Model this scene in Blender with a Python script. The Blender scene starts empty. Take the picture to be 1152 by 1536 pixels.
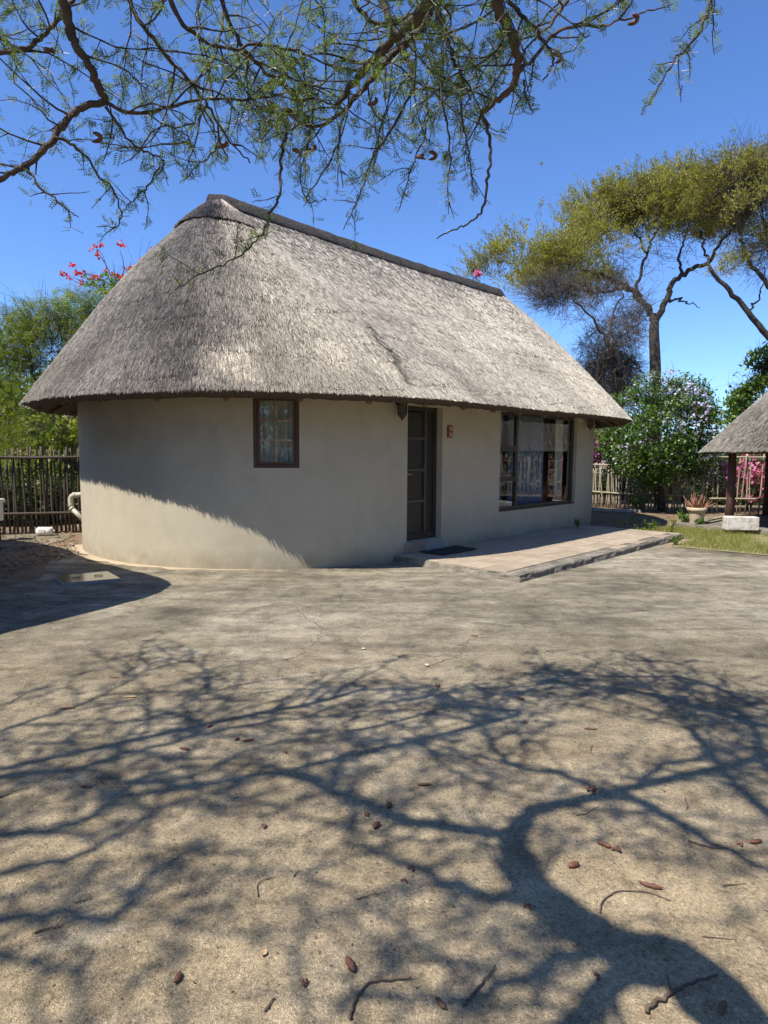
import bpy, math, random
import numpy as np
from mathutils import Matrix, Vector
SC = bpy.context.scene
COL = SC.collection
rnd = random.Random(7)
RG = np.random.default_rng(7)
PI = math.pi

# ------------------------------------------------------------------ camera, sky, sun, exposure
F, PITCH, ROLL, EYE = 966.5, 0.0918, 0.0055, 1.7
def ray(x, y):
    u, v = x - 576.0, y - 768.0
    cr, sr = math.cos(ROLL), math.sin(ROLL)
    u, v = u*cr + v*sr, -u*sr + v*cr
    X, Yc = u/F, -v/F
    c, s = math.cos(PITCH), math.sin(PITCH)
    return np.array([X, c + Yc*s, -s + Yc*c])
def at(x, y, Y):
    r = ray(x, y); return np.array([0, 0, EYE]) + r*(Y/r[1])
def gnd(x, y, z=0.0):
    r = ray(x, y); t = (z - EYE)/r[2]; return np.array([r[0]*t, r[1]*t, z])
def proj(P):
    P = np.atleast_2d(np.asarray(P, float)); q = P - np.array([0, 0, EYE])
    c, s = math.cos(PITCH), math.sin(PITCH)
    zz = q[:, 1]*c - q[:, 2]*s; yy = q[:, 1]*s + q[:, 2]*c
    zz = np.where(np.abs(zz) < 1e-6, 1e-6, zz)
    u, v = F*q[:, 0]/zz, -F*yy/zz
    cr, sr = math.cos(ROLL), math.sin(ROLL)
    return np.stack([576 + u*cr - v*sr, 768 + u*sr + v*cr, zz], 1)
cam_d = bpy.data.cameras.new('camera'); cam = bpy.data.objects.new('camera', cam_d); COL.objects.link(cam)
cam_d.sensor_fit = 'VERTICAL'; cam_d.sensor_height = 24.0; cam_d.sensor_width = 18.0
cam_d.lens = F/1536*24.0; cam_d.clip_end = 3000; cam_d.clip_start = 0.05
_c, _s, _cr, _sr = math.cos(PITCH), math.sin(PITCH), math.cos(ROLL), math.sin(ROLL)
_right = Vector((_cr, _sr*_s, _sr*_c)); _fwd = Vector((0, _c, -_s)); _up = _right.cross(_fwd)
M = Matrix((_right, _up, -_fwd)).transposed().to_4x4(); M.translation = (0, 0, EYE)
cam.matrix_world = M; SC.camera = cam

SUN_AZ, SUN_EL = math.radians(216), math.radians(56)
SUNV = np.array([math.cos(SUN_AZ)*math.cos(SUN_EL), math.sin(SUN_AZ)*math.cos(SUN_EL), math.sin(SUN_EL)])
KX, KY = SUNV[0]/SUNV[2], SUNV[1]/SUNV[2]
W = bpy.data.worlds.new('World'); SC.world = W; W.use_nodes = True
wn = W.node_tree; bg = wn.nodes['Background']
sky = wn.nodes.new('ShaderNodeTexSky'); sky.sky_type = 'NISHITA'; sky.sun_disc = False
sky.sun_elevation = SUN_EL; sky.sun_rotation = math.atan2(SUNV[0], SUNV[1])
sky.altitude = 1100; sky.air_density = 1.0; sky.dust_density = 0.6; sky.ozone_density = 2.0
tn_ = wn.nodes.new('ShaderNodeMix'); tn_.data_type = 'RGBA'; tn_.blend_type = 'MULTIPLY'; tn_.inputs[0].default_value = 1.0
tn_.inputs[7].default_value = (0.76, 1.02, 1.43, 1); wn.links.new(sky.outputs[0], tn_.inputs[6]); wn.links.new(tn_.outputs[2], bg.inputs[0]); bg.inputs[1].default_value = 0.085
sd = bpy.data.lights.new('sun', 'SUN'); so = bpy.data.objects.new('sun', sd); COL.objects.link(so)
sd.energy = 4.1; sd.angle = math.radians(0.53); sd.color = (1.0, 0.94, 0.85)
so.rotation_euler = Vector(SUNV).to_track_quat('Z', 'Y').to_euler(); so.location = (-8, -6, 12)
SC.view_settings.view_transform = 'Standard'; SC.view_settings.look = 'None'
SC.view_settings.gamma = 1.0; SC.view_settings.use_curve_mapping = False
SC.view_settings.exposure = 0.9
SC.render.engine = 'CYCLES'
SC.cycles.max_bounces = 6; SC.cycles.transparent_max_bounces = 12

# ------------------------------------------------------------------ materials
def mat(name):
    m = bpy.data.materials.new(name); m.use_nodes = True
    return m, m.node_tree.nodes, m.node_tree.links, m.node_tree.nodes['Principled BSDF']
def N(ns, t, **kw):
    n = ns.new(t)
    for k, v in kw.items():
        if k.startswith('i_'): n.inputs[k[2:].replace('_', ' ')].default_value = v
        else: setattr(n, k, v)
    return n
def ramp(ns, stops):
    r = ns.new('ShaderNodeValToRGB'); e = r.color_ramp.elements
    while len(e) < len(stops): e.new(0.5)
    for q, (p, c) in zip(e, stops):
        q.position = p; q.color = (c, c, c, 1) if isinstance(c, (int, float)) else (*c, 1)
    return r
def mixc(ns, ls, fac, a, b, mode='MIX'):
    n = ns.new('ShaderNodeMix'); n.data_type = 'RGBA'; n.blend_type = mode
    for sock, v in ((n.inputs[0], fac), (n.inputs[6], a), (n.inputs[7], b)):
        if hasattr(v, 'links'): ls.new(v, sock)
        elif isinstance(v, (int, float)): sock.default_value = v
        else: sock.default_value = (*v, 1)
    return n.outputs[2]
def noise(ns, ls, scale, detail=4, rough=0.6, vec=None, dist=0.0):
    n = N(ns, 'ShaderNodeTexNoise'); n.inputs['Scale'].default_value = scale; n.inputs['Detail'].default_value = detail
    n.inputs['Roughness'].default_value = rough; n.inputs['Distortion'].default_value = dist
    if vec is not None: ls.new(vec, n.inputs['Vector'])
    return n.outputs[0]
def bump(ns, ls, h, strength, dist, p):
    b = ns.new('ShaderNodeBump'); b.inputs['Strength'].default_value = strength; b.inputs['Distance'].default_value = dist
    ls.new(h, b.inputs['Height']); ls.new(b.outputs[0], p.inputs['Normal'])
def coords(ns): return ns.new('ShaderNodeTexCoord').outputs['Object']
def stretch(ns, ls, vec, s):
    n = ns.new('ShaderNodeMapping'); n.inputs['Scale'].default_value = s; ls.new(vec, n.inputs['Vector']); return n.outputs[0]

def simple(name, c1, c2, scale=8, rough=0.7, bs=0.3, bd=0.01, stretchv=None, metal=0.0, spec=0.5, detail=5):
    m, ns, ls, p = mat(name)
    v = coords(ns)
    if stretchv: v = stretch(ns, ls, v, stretchv)
    n = noise(ns, ls, scale, detail, 0.65, v)
    r = ramp(ns, [(0.3, c1), (0.7, c2)]); ls.new(n, r.inputs[0]); ls.new(r.outputs[0], p.inputs['Base Color'])
    p.inputs['Roughness'].default_value = rough; p.inputs['Metallic'].default_value = metal
    p.inputs['Specular IOR Level'].default_value = spec
    if bs: bump(ns, ls, noise(ns, ls, scale*4, 4, 0.7, v), bs, bd, p)
    return m

def leaf_mat(name, cols, trans=0.35, rough=0.45, scale=None):
    m, ns, ls, p = mat(name)
    g = ns.new('ShaderNodeNewGeometry')
    k = len(cols)
    r = ramp(ns, [((i + 0.5)/k, c) for i, c in enumerate(cols)])
    ls.new(g.outputs['Random Per Island'], r.inputs[0])
    col = r.outputs[0]
    if scale:
        n = noise(ns, ls, scale, 2, 0.5, coords(ns)); rr = ramp(ns, [(0.3, 0.65), (0.7, 1.2)]); ls.new(n, rr.inputs[0])
        col = mixc(ns, ls, 1.0, col, rr.outputs[0], 'MULTIPLY')
    ls.new(col, p.inputs['Base Color']); p.inputs['Roughness'].default_value = rough
    p.inputs['Specular IOR Level'].default_value = 0.35
    t = ns.new('ShaderNodeBsdfTranslucent')
    tc = mixc(ns, ls, 1.0, col, (1.5, 1.6, 0.7), 'MULTIPLY'); ls.new(tc, t.inputs[0])
    mx = ns.new('ShaderNodeMixShader'); mx.inputs[0].default_value = trans
    ls.new(p.outputs[0], mx.inputs[1]); ls.new(t.outputs[0], mx.inputs[2])
    ls.new(mx.outputs[0], ns['Material Output'].inputs[0])
    return m

def concrete_mat():
    m, ns, ls, p = mat('courtyard_concrete')
    v = coords(ns)
    big = noise(ns, ls, 0.32, 5, 0.6, v, 0.6)
    r = ramp(ns, [(0.36, (0.175, 0.155, 0.112)), (0.50, (0.282, 0.244, 0.172)), (0.62, (0.370, 0.326, 0.240))]); ls.new(big, r.inputs[0])
    mid = noise(ns, ls, 2.1, 6, 0.68, v, 0.3)
    r2 = ramp(ns, [(0.30, 0.62), (0.5, 1.0), (0.70, 1.18)]); ls.new(mid, r2.inputs[0])
    c = mixc(ns, ls, 1.0, r.outputs[0], r2.outputs[0], 'MULTIPLY')
    # trowel streaks in the far half, sand drifted over the near half
    st = noise(ns, ls, 1.0, 5, 0.6, stretch(ns, ls, v, (0.8, 3.5, 1)), 0.8)
    r3 = ramp(ns, [(0.36, 0.70), (0.62, 1.16)]); ls.new(st, r3.inputs[0]); c = mixc(ns, ls, 1.0, c, r3.outputs[0], 'MULTIPLY')
    sx = ns.new('ShaderNodeSeparateXYZ'); ls.new(v, sx.inputs[0])
    mr = N(ns, 'ShaderNodeMapRange'); mr.inputs[1].default_value = 6.5; mr.inputs[2].default_value = 2.2; ls.new(sx.outputs[1], mr.inputs[0])
    sn = noise(ns, ls, 1.3, 5, 0.65, v)
    ma = ns.new('ShaderNodeMath'); ma.operation = 'MULTIPLY'; ls.new(mr.outputs[0], ma.inputs[0]); ls.new(sn, ma.inputs[1])
    c = mixc(ns, ls, ma.outputs[0], c, (0.47, 0.352, 0.200))
    # dark damp stains
    ds = noise(ns, ls, 0.75, 6, 0.7, v, 1.4); r4 = ramp(ns, [(0.54, 0.0), (0.70, 0.72)]); ls.new(ds, r4.inputs[0])
    c = mixc(ns, ls, r4.outputs[0], c, (0.135, 0.120, 0.088))
    ws = noise(ns, ls, 1.15, 6, 0.72, stretch(ns, ls, v, (0.7, 1.6, 1)), 1.0); r7 = ramp(ns, [(0.60, 0.0), (0.70, 0.7)]); ls.new(ws, r7.inputs[0])
    c = mixc(ns, ls, r7.outputs[0], c, (0.40, 0.36, 0.275))
    ms = noise(ns, ls, 5.5, 6, 0.75, v, 0.4); r8 = ramp(ns, [(0.32, 0.58), (0.5, 1.0), (0.68, 1.22)]); ls.new(ms, r8.inputs[0]); c = mixc(ns, ls, 1.0, c, r8.outputs[0], 'MULTIPLY')
    # speckle of exposed grit
    sp = noise(ns, ls, 62, 3, 0.75, v); r5 = ramp(ns, [(0.33, 0.45), (0.46, 0.95), (0.60, 1.08), (0.72, 1.75)]); ls.new(sp, r5.inputs[0])
    c = mixc(ns, ls, 0.85, c, r5.outputs[0], 'MULTIPLY')
    fs = noise(ns, ls, 170, 2, 0.8, v); r6 = ramp(ns, [(0.35, 0.6), (0.60, 1.1), (0.68, 1.9)]); ls.new(fs, r6.inputs[0])
    c = mixc(ns, ls, 0.7, c, r6.outputs[0], 'MULTIPLY')
    # hairline cracks
    wv = ns.new('ShaderNodeVectorMath'); wv.operation = 'MULTIPLY_ADD'
    nn = N(ns, 'ShaderNodeTexNoise'); nn.inputs['Scale'].default_value = 1.1; nn.inputs['Detail'].default_value = 6; ls.new(v, nn.inputs['Vector'])
    ls.new(nn.outputs[1], wv.inputs[0]); wv.inputs[1].default_value = (0.9, 0.9, 0); ls.new(v, wv.inputs[2])
    vo = N(ns, 'ShaderNodeTexVoronoi', feature='DISTANCE_TO_EDGE'); vo.inputs['Scale'].default_value = 0.33; ls.new(wv.outputs[0], vo.inputs['Vector'])
    rc = ramp(ns, [(0.0, 1.0), (0.0035, 0.6), (0.006, 0.0)]); ls.new(vo.outputs[0], rc.inputs[0])
    cm = noise(ns, ls, 0.5, 2, 0.5, v); rcm = ramp(ns, [(0.5, 0.0), (0.64, 0.8)]); ls.new(cm, rcm.inputs[0]); rcm.color_ramp.elements[1].color = (0.7, 0.7, 0.7, 1)
    mc = ns.new('ShaderNodeMath'); mc.operation = 'MULTIPLY'; ls.new(rc.outputs[0], mc.inputs[0]); ls.new(rcm.outputs[0], mc.inputs[1])
    c = mixc(ns, ls, mc.outputs[0], c, (0.07, 0.06, 0.05))
    ls.new(c, p.inputs['Base Color']); p.inputs['Roughness'].default_value = 0.92; p.inputs['Specular IOR Level'].default_value = 0.2
    h = ns.new('ShaderNodeMath'); h.operation = 'ADD'; ls.new(sp, h.inputs[0]); ls.new(mid, h.inputs[1])
    h2 = ns.new('ShaderNodeMath'); h2.operation = 'ADD'; ls.new(h.outputs[0], h2.inputs[0]); ls.new(fs, h2.inputs[1])
    bump(ns, ls, h2.outputs[0], 0.8, 0.012, p)
    return m

def plaster_mat():
    m, ns, ls, p = mat('painted_plaster')
    v = coords(ns)
    a = noise(ns, ls, 0.9, 5, 0.6, v)
    r = ramp(ns, [(0.3, (0.440, 0.392, 0.288)), (0.7, (0.490, 0.440, 0.330))]); ls.new(a, r.inputs[0])
    st = noise(ns, ls, 1.0, 5, 0.65, stretch(ns, ls, v, (5, 5, 0.5)))
    r2 = ramp(ns, [(0.3, 0.965), (0.7, 1.02)]); ls.new(st, r2.inputs[0])
    c = mixc(ns, ls, 1.0, r.outputs[0], r2.outputs[0], 'MULTIPLY')
    pz = noise(ns, ls, 1.7, 6, 0.7, v, 0.8); rp = ramp(ns, [(0.32, 0.90), (0.5, 1.0), (0.72, 1.06)]); ls.new(pz, rp.inputs[0]); c = mixc(ns, ls, 1.0, c, rp.outputs[0], 'MULTIPLY')
    sx = ns.new('ShaderNodeSeparateXYZ'); ls.new(v, sx.inputs[0])
    # splash dirt along the foot of the wall
    mr = N(ns, 'ShaderNodeMapRange'); mr.inputs[1].default_value = 0.46; mr.inputs[2].default_value = -0.30+0.16; ls.new(sx.outputs[2], mr.inputs[0])
    dn = noise(ns, ls, 3.0, 5, 0.7, v); mm = ns.new('ShaderNodeMath'); mm.operation = 'MULTIPLY'; ls.new(mr.outputs[0], mm.inputs[0]); ls.new(dn, mm.inputs[1])
    rm_ = ramp(ns, [(0.12, 0.0), (0.45, 0.9)]); ls.new(mm.outputs[0], rm_.inputs[0]); c = mixc(ns, ls, rm_.outputs[0], c, (0.27, 0.225, 0.160))
    ls.new(c, p.inputs['Base Color']); p.inputs['Roughness'].default_value = 0.75; p.inputs['Specular IOR Level'].default_value = 0.3
    h = ns.new('ShaderNodeMath'); h.operation = 'ADD'; ls.new(noise(ns, ls, 60, 4, 0.7, v), h.inputs[0]); ls.new(noise(ns, ls, 5, 4, 0.6, v), h.inputs[1])
    bump(ns, ls, h.outputs[0], 0.35, 0.008, p)
    return m

def thatch_mat(name, islands):
    m, ns, ls, p = mat(name)
    at_ = N(ns, 'ShaderNodeAttribute'); at_.attribute_name = 'tint'
    c = at_.outputs[0]
    if islands:
        g = ns.new('ShaderNodeNewGeometry')
        r = ramp(ns, [(0.0, 0.25), (0.25, 0.72), (0.7, 1.10), (1.0, 1.75)]); ls.new(g.outputs['Random Per Island'], r.inputs[0])
        c = mixc(ns, ls, 1.0, c, r.outputs[0], 'MULTIPLY')
    else:
        c = mixc(ns, ls, 1.0, c, (0.62, 0.60, 0.58), 'MULTIPLY')
        n = noise(ns, ls, 30, 5, 0.7, coords(ns)); r = ramp(ns, [(0.3, 0.5), (0.7, 1.2)]); ls.new(n, r.inputs[0])
        c = mixc(ns, ls, 1.0, c, r.outputs[0], 'MULTIPLY'); bump(ns, ls, n, 0.8, 0.03, p)
    ls.new(c, p.inputs['Base Color']); p.inputs['Roughness'].default_value = 0.72; p.inputs['Specular IOR Level'].default_value = 0.3
    return m

def glass_mat(name='window_glass', tint=(0.86, 0.9, 0.9)):
    m, ns, ls, p = mat(name); ns.remove(p)
    t = ns.new('ShaderNodeBsdfTransparent'); t.inputs[0].default_value = (*tint, 1)
    g = ns.new('ShaderNodeBsdfGlossy'); g.inputs['Roughness'].default_value = 0.01; g.inputs[0].default_value = (0.95, 0.97, 1, 1)
    v = coords(ns); b = ns.new('ShaderNodeBump'); b.inputs['Strength'].default_value = 0.04; b.inputs['Distance'].default_value = 0.02
    ls.new(noise(ns, ls, 1.6, 1, 0.4, v), b.inputs['Height']); ls.new(b.outputs[0], g.inputs['Normal'])
    f = ns.new('ShaderNodeLayerWeight'); f.inputs[0].default_value = 0.5
    pw = N(ns, 'ShaderNodeMath', operation='POWER'); ls.new(f.outputs[1], pw.inputs[0]); pw.inputs[1].default_value = 4.0
    ml = N(ns, 'ShaderNodeMath', operation='MULTIPLY_ADD'); ls.new(pw.outputs[0], ml.inputs[0]); ml.inputs[1].default_value = 0.9; ml.inputs[2].default_value = 0.028
    mx = ns.new('ShaderNodeMixShader'); ls.new(ml.outputs[0], mx.inputs[0]); ls.new(t.outputs[0], mx.inputs[1]); ls.new(g.outputs[0], mx.inputs[2])
    ls.new(mx.outputs[0], ns['Material Output'].inputs[0])
    return m

MT = {}
MT['concrete'] = concrete_mat(); MT['plaster'] = plaster_mat()
MT['thatch'] = thatch_mat('thatch_bed', False); MT['reed'] = thatch_mat('thatch_reeds', True)
MT['glass'] = glass_mat()
MT['dark_wood'] = simple('dark_wood', (0.020, 0.014, 0.011), (0.042, 0.030, 0.024), 6, 0.5, 0.2, 0.004, (8, 8, 0.8))
MT['panel_wood'] = simple('panel_wood', (0.014, 0.012, 0.011), (0.034, 0.027, 0.023), 5, 0.42, 0.2, 0.004, (14, 14, 0.5))
MT['old_frame'] = simple('old_frame', (0.05, 0.026, 0.017), (0.105, 0.055, 0.036), 9, 0.65, 0.3, 0.004, (4, 4, 1.2))
MT['rail_wood'] = simple('rail_wood', (0.060, 0.052, 0.043), (0.090, 0.078, 0.064), 6, 0.5, 0.2, 0.003, (6, 6, 1))
MT['peeled'] = simple('peeled_bar', (0.17, 0.10, 0.065), (0.50, 0.40, 0.29), 16, 0.7, 0.3, 0.004)
MT['bronze'] = simple('bronze_aluminium', (0.040, 0.033, 0.027), (0.055, 0.046, 0.038), 5, 0.38, 0.05, 0.002)
MT['curtain'] = simple('curtain', (0.58, 0.52, 0.43), (0.72, 0.66, 0.56), 20, 0.9, 0.1, 0.002)
MT['sheer'] = simple('sheer_curtain', (0.20, 0.21, 0.29), (0.30, 0.31, 0.40), 18, 0.9, 0.1, 0.002)
MT['ridge'] = simple('ridge_mortar', (0.022, 0.018, 0.014), (0.085, 0.068, 0.052), 4.5, 0.95, 1.0, 0.06, detail=8)
MT['pole'] = simple('weathered_pole', (0.20, 0.165, 0.115), (0.42, 0.36, 0.26), 5, 0.8, 0.4, 0.006, (6, 6, 1))
MT['dark_pole'] = simple('dark_pole', (0.034, 0.025, 0.018), (0.095, 0.073, 0.052), 5, 0.8, 0.4, 0.006, (6, 6, 1))
MT['rafter'] = simple('gum_pole', (0.09, 0.055, 0.03), (0.2, 0.13, 0.07), 5, 0.8, 0.3, 0.005, (5, 5, 1))
MT['post'] = simple('shelter_post', (0.075, 0.034, 0.024), (0.145, 0.070, 0.050), 5, 0.75, 0.5, 0.01, (5, 5, 0.8))
MT['bark'] = simple('bark', (0.030, 0.023, 0.018), (0.095, 0.074, 0.057), 9, 0.9, 0.9, 0.02, (3, 3, 0.8))
MT['bark_fg'] = simple('bark_brown', (0.045, 0.032, 0.025), (0.15, 0.108, 0.082), 14, 0.85, 0.9, 0.015)
MT['twig'] = simple('twig_bark', (0.028, 0.020, 0.017), (0.075, 0.055, 0.044), 30, 0.85, 0.3, 0.004)
MT['greytwig'] = simple('grey_twig', (0.060, 0.047, 0.034), (0.135, 0.108, 0.082), 4, 0.9, 0)
MT['thorn'] = simple('thorn', (0.55, 0.52, 0.46), (0.8, 0.77, 0.70), 20, 0.5, 0)
MT['white'] = simple('white_plastic', (0.72, 0.72, 0.70), (0.82, 0.82, 0.80), 5, 0.4, 0.05, 0.004)
MT['pvc'] = simple('pvc_pipe', (0.34, 0.32, 0.25), (0.50, 0.47, 0.38), 7, 0.5, 0.1, 0.004)
MT['whitewash'] = simple('whitewashed_block', (0.34, 0.30, 0.24), (0.78, 0.75, 0.69), 6, 0.9, 0.9, 0.02, detail=8)
MT['slab_side'] = simple('slab_edge', (0.085, 0.075, 0.060), (0.30, 0.265, 0.205), 4, 0.95, 1.0, 0.03, detail=9)
MT['tile'] = None
MT['steel'] = simple('steel_cover', (0.42, 0.41, 0.38), (0.55, 0.54, 0.5), 3, 0.16, 0.03, 0.002, metal=0.85)
MT['iron'] = simple('black_iron', (0.012, 0.012, 0.013), (0.030, 0.029, 0.029), 20, 0.5, 0.3, 0.003)
MT['rubber'] = simple('mat_fibre', (0.022, 0.020, 0.019), (0.055, 0.050, 0.047), 40, 0.95, 0.8, 0.008)
MT['terracotta'] = simple('pale_pot', (0.42, 0.33, 0.22), (0.56, 0.46, 0.32), 6, 0.8, 0.3, 0.006)
MT['soil'] = simple('soil', (0.115, 0.078, 0.048), (0.29, 0.205, 0.125), 2.2, 0.98, 1.0, 0.05, detail=9)
MT['earth'] = simple('earth', (0.16, 0.115, 0.07), (0.33, 0.25, 0.16), 0.6, 0.98, 0.8, 0.05, detail=9)
MT['lawn_soil'] = simple('lawn_soil', (0.15, 0.140, 0.05), (0.30, 0.25, 0.115), 3, 0.98, 0.8, 0.03, detail=8)
MT['plaque'] = simple('plaque_wood', (0.10, 0.025, 0.016), (0.18, 0.050, 0.032), 12, 0.6, 0.2, 0.003)
MT['plaque_tile'] = simple('plaque_tile', (0.30, 0.10, 0.07), (0.38, 0.15, 0.11), 12, 0.5, 0.1, 0.003)
MT['cream'] = simple('cream_paint', (0.70, 0.64, 0.54), (0.78, 0.72, 0.62), 12, 0.5, 0)
MT['stone_pink'] = simple('stone_pink', (0.24, 0.165, 0.120), (0.36, 0.27, 0.21), 7, 0.8, 0.4, 0.006)
MT['stone_grey'] = simple('stone_grey', (0.24, 0.23, 0.22), (0.38, 0.36, 0.34), 7, 0.8, 0.4, 0.006)
MT['pod'] = simple('seed_pod', (0.075, 0.028, 0.017), (0.19, 0.080, 0.048), 25, 0.6, 0.6, 0.004)
MT['dryleaf'] = simple('dry_leaf', (0.32, 0.21, 0.10), (0.46, 0.33, 0.18), 25, 0.7, 0.3, 0.002)
MT['stick'] = simple('fallen_stick', (0.055, 0.038, 0.028), (0.15, 0.105, 0.075), 25, 0.85, 0.5, 0.004)
MT['paleleaf'] = simple('pale_straw', (0.45, 0.40, 0.24), (0.6, 0.54, 0.36), 25, 0.8, 0)
MT['L_fg'] = leaf_mat('acacia_leaflet', [(0.102, 0.143, 0.0456), (0.138, 0.1846, 0.057), (0.186, 0.2366, 0.0665), (0.114, 0.1586, 0.0627)], 0.46, 0.5)
MT['L_umb'] = leaf_mat('umbrella_leaf', [(0.213, 0.2068, 0.0506), (0.2983, 0.2864, 0.0582), (0.3835, 0.3493, 0.0696), (0.2415, 0.2236, 0.0759)], 0.35, 0.6, 0.7)
MT['L_left'] = leaf_mat('feathery_leaf', [(0.1053, 0.1668, 0.0238), (0.2019, 0.2633, 0.0327), (0.1492, 0.2194, 0.0297), (0.351, 0.351, 0.0446), (0.084, 0.133, 0.019), (0.26, 0.24, 0.035)], 0.40, 0.45, 1.3)
MT['L_bush'] = leaf_mat('glossy_leaf', [(0.0609, 0.1189, 0.0261), (0.1015, 0.1812, 0.0362), (0.1595, 0.2465, 0.0493), (0.0798, 0.145, 0.0319)], 0.33, 0.32)
MT['L_green'] = leaf_mat('mid_leaf', [(0.081, 0.1418, 0.0297), (0.1215, 0.2025, 0.0405), (0.1755, 0.2565, 0.0513)], 0.3, 0.45, 0.8)
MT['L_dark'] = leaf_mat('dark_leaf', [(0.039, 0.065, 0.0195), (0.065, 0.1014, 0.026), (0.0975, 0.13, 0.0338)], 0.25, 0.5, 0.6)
MT['fl_lilac'] = leaf_mat('lilac_petal', [(0.50, 0.42, 0.66), (0.72, 0.66, 0.80), (0.40, 0.29, 0.62), (0.78, 0.74, 0.82)], 0.2, 0.6)
MT['fl_pink'] = leaf_mat('magenta_bract', [(0.58, 0.12, 0.33), (0.70, 0.22, 0.44), (0.50, 0.09, 0.30), (0.74, 0.30, 0.50)], 0.3, 0.6)
MT['fl_purple'] = leaf_mat('purple_bract', [(0.34, 0.06, 0.30), (0.42, 0.10, 0.36)], 0.3, 0.6)
MT['fl_red'] = leaf_mat('red_petal', [(0.72, 0.045, 0.006), (0.78, 0.085, 0.010), (0.62, 0.03, 0.006)], 0.25, 0.5)
MT['grass'] = leaf_mat('grass_blade', [(0.17, 0.19, 0.040), (0.24, 0.25, 0.055), (0.36, 0.31, 0.11), (0.13, 0.16, 0.035)], 0.3, 0.5)
MT['aloe'] = leaf_mat('aloe_leaf', [(0.26, 0.12, 0.075), (0.34, 0.17, 0.11), (0.21, 0.13, 0.075)], 0.1, 0.4)
def tile_mat():
    m, ns, ls, p = mat('patio_tile'); oi = ns.new('ShaderNodeObjectInfo')
    r = ramp(ns, [(0.0, (0.35, 0.275, 0.195)), (0.5, (0.385, 0.31, 0.222)), (1.0, (0.425, 0.345, 0.25))]); ls.new(oi.outputs['Random'], r.inputs[0])
    v = ns.new('ShaderNodeNewGeometry').outputs['Position']
    n = noise(ns, ls, 5, 6, 0.7, v); r2 = ramp(ns, [(0.3, 0.75), (0.7, 1.12)]); ls.new(n, r2.inputs[0])
    ls.new(mixc(ns, ls, 1.0, r.outputs[0], r2.outputs[0], 'MULTIPLY'), p.inputs['Base Color'])
    p.inputs['Roughness'].default_value = 0.6; bump(ns, ls, n, 0.2, 0.005, p); return m
MT['tile'] = tile_mat()

# ------------------------------------------------------------------ mesh helpers
def quick_mesh(name, verts, faces_list, m, parent=None, smooth=False, tint=None):
    """faces_list: list of (k x n) int arrays (each a block of n-gons)"""
    verts = np.asarray(verts, np.float32).reshape(-1, 3)
    me = bpy.data.meshes.new(name)
    me.vertices.add(len(verts)); me.vertices.foreach_set('co', verts.ravel())
    fl = [np.asarray(f, np.int32) for f in faces_list if len(f)]
    nl = sum(f.size for f in fl); nf = sum(len(f) for f in fl)
    me.loops.add(nl); me.polygons.add(nf)
    me.loops.foreach_set('vertex_index', np.concatenate([f.ravel() for f in fl]))
    tot = np.concatenate([np.full(len(f), f.shape[1], np.int32) for f in fl])
    me.polygons.foreach_set('loop_start', np.concatenate([[0], np.cumsum(tot)[:-1]]).astype(np.int32))
    me.polygons.foreach_set('loop_total', tot)
    me.polygons.foreach_set('use_smooth', np.full(nf, bool(smooth)))
    me.update(calc_edges=True); me.validate()
    if tint is not None:
        ca = me.color_attributes.new('tint', 'FLOAT_COLOR', 'POINT')
        c4 = np.ones((len(verts), 4), np.float32); c4[:, :3] = tint; ca.data.foreach_set('color', c4.ravel())
    me.materials.append(m)
    o = bpy.data.objects.new(name, me); COL.objects.link(o)
    if parent is not None: o.parent = parent
    return o

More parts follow.
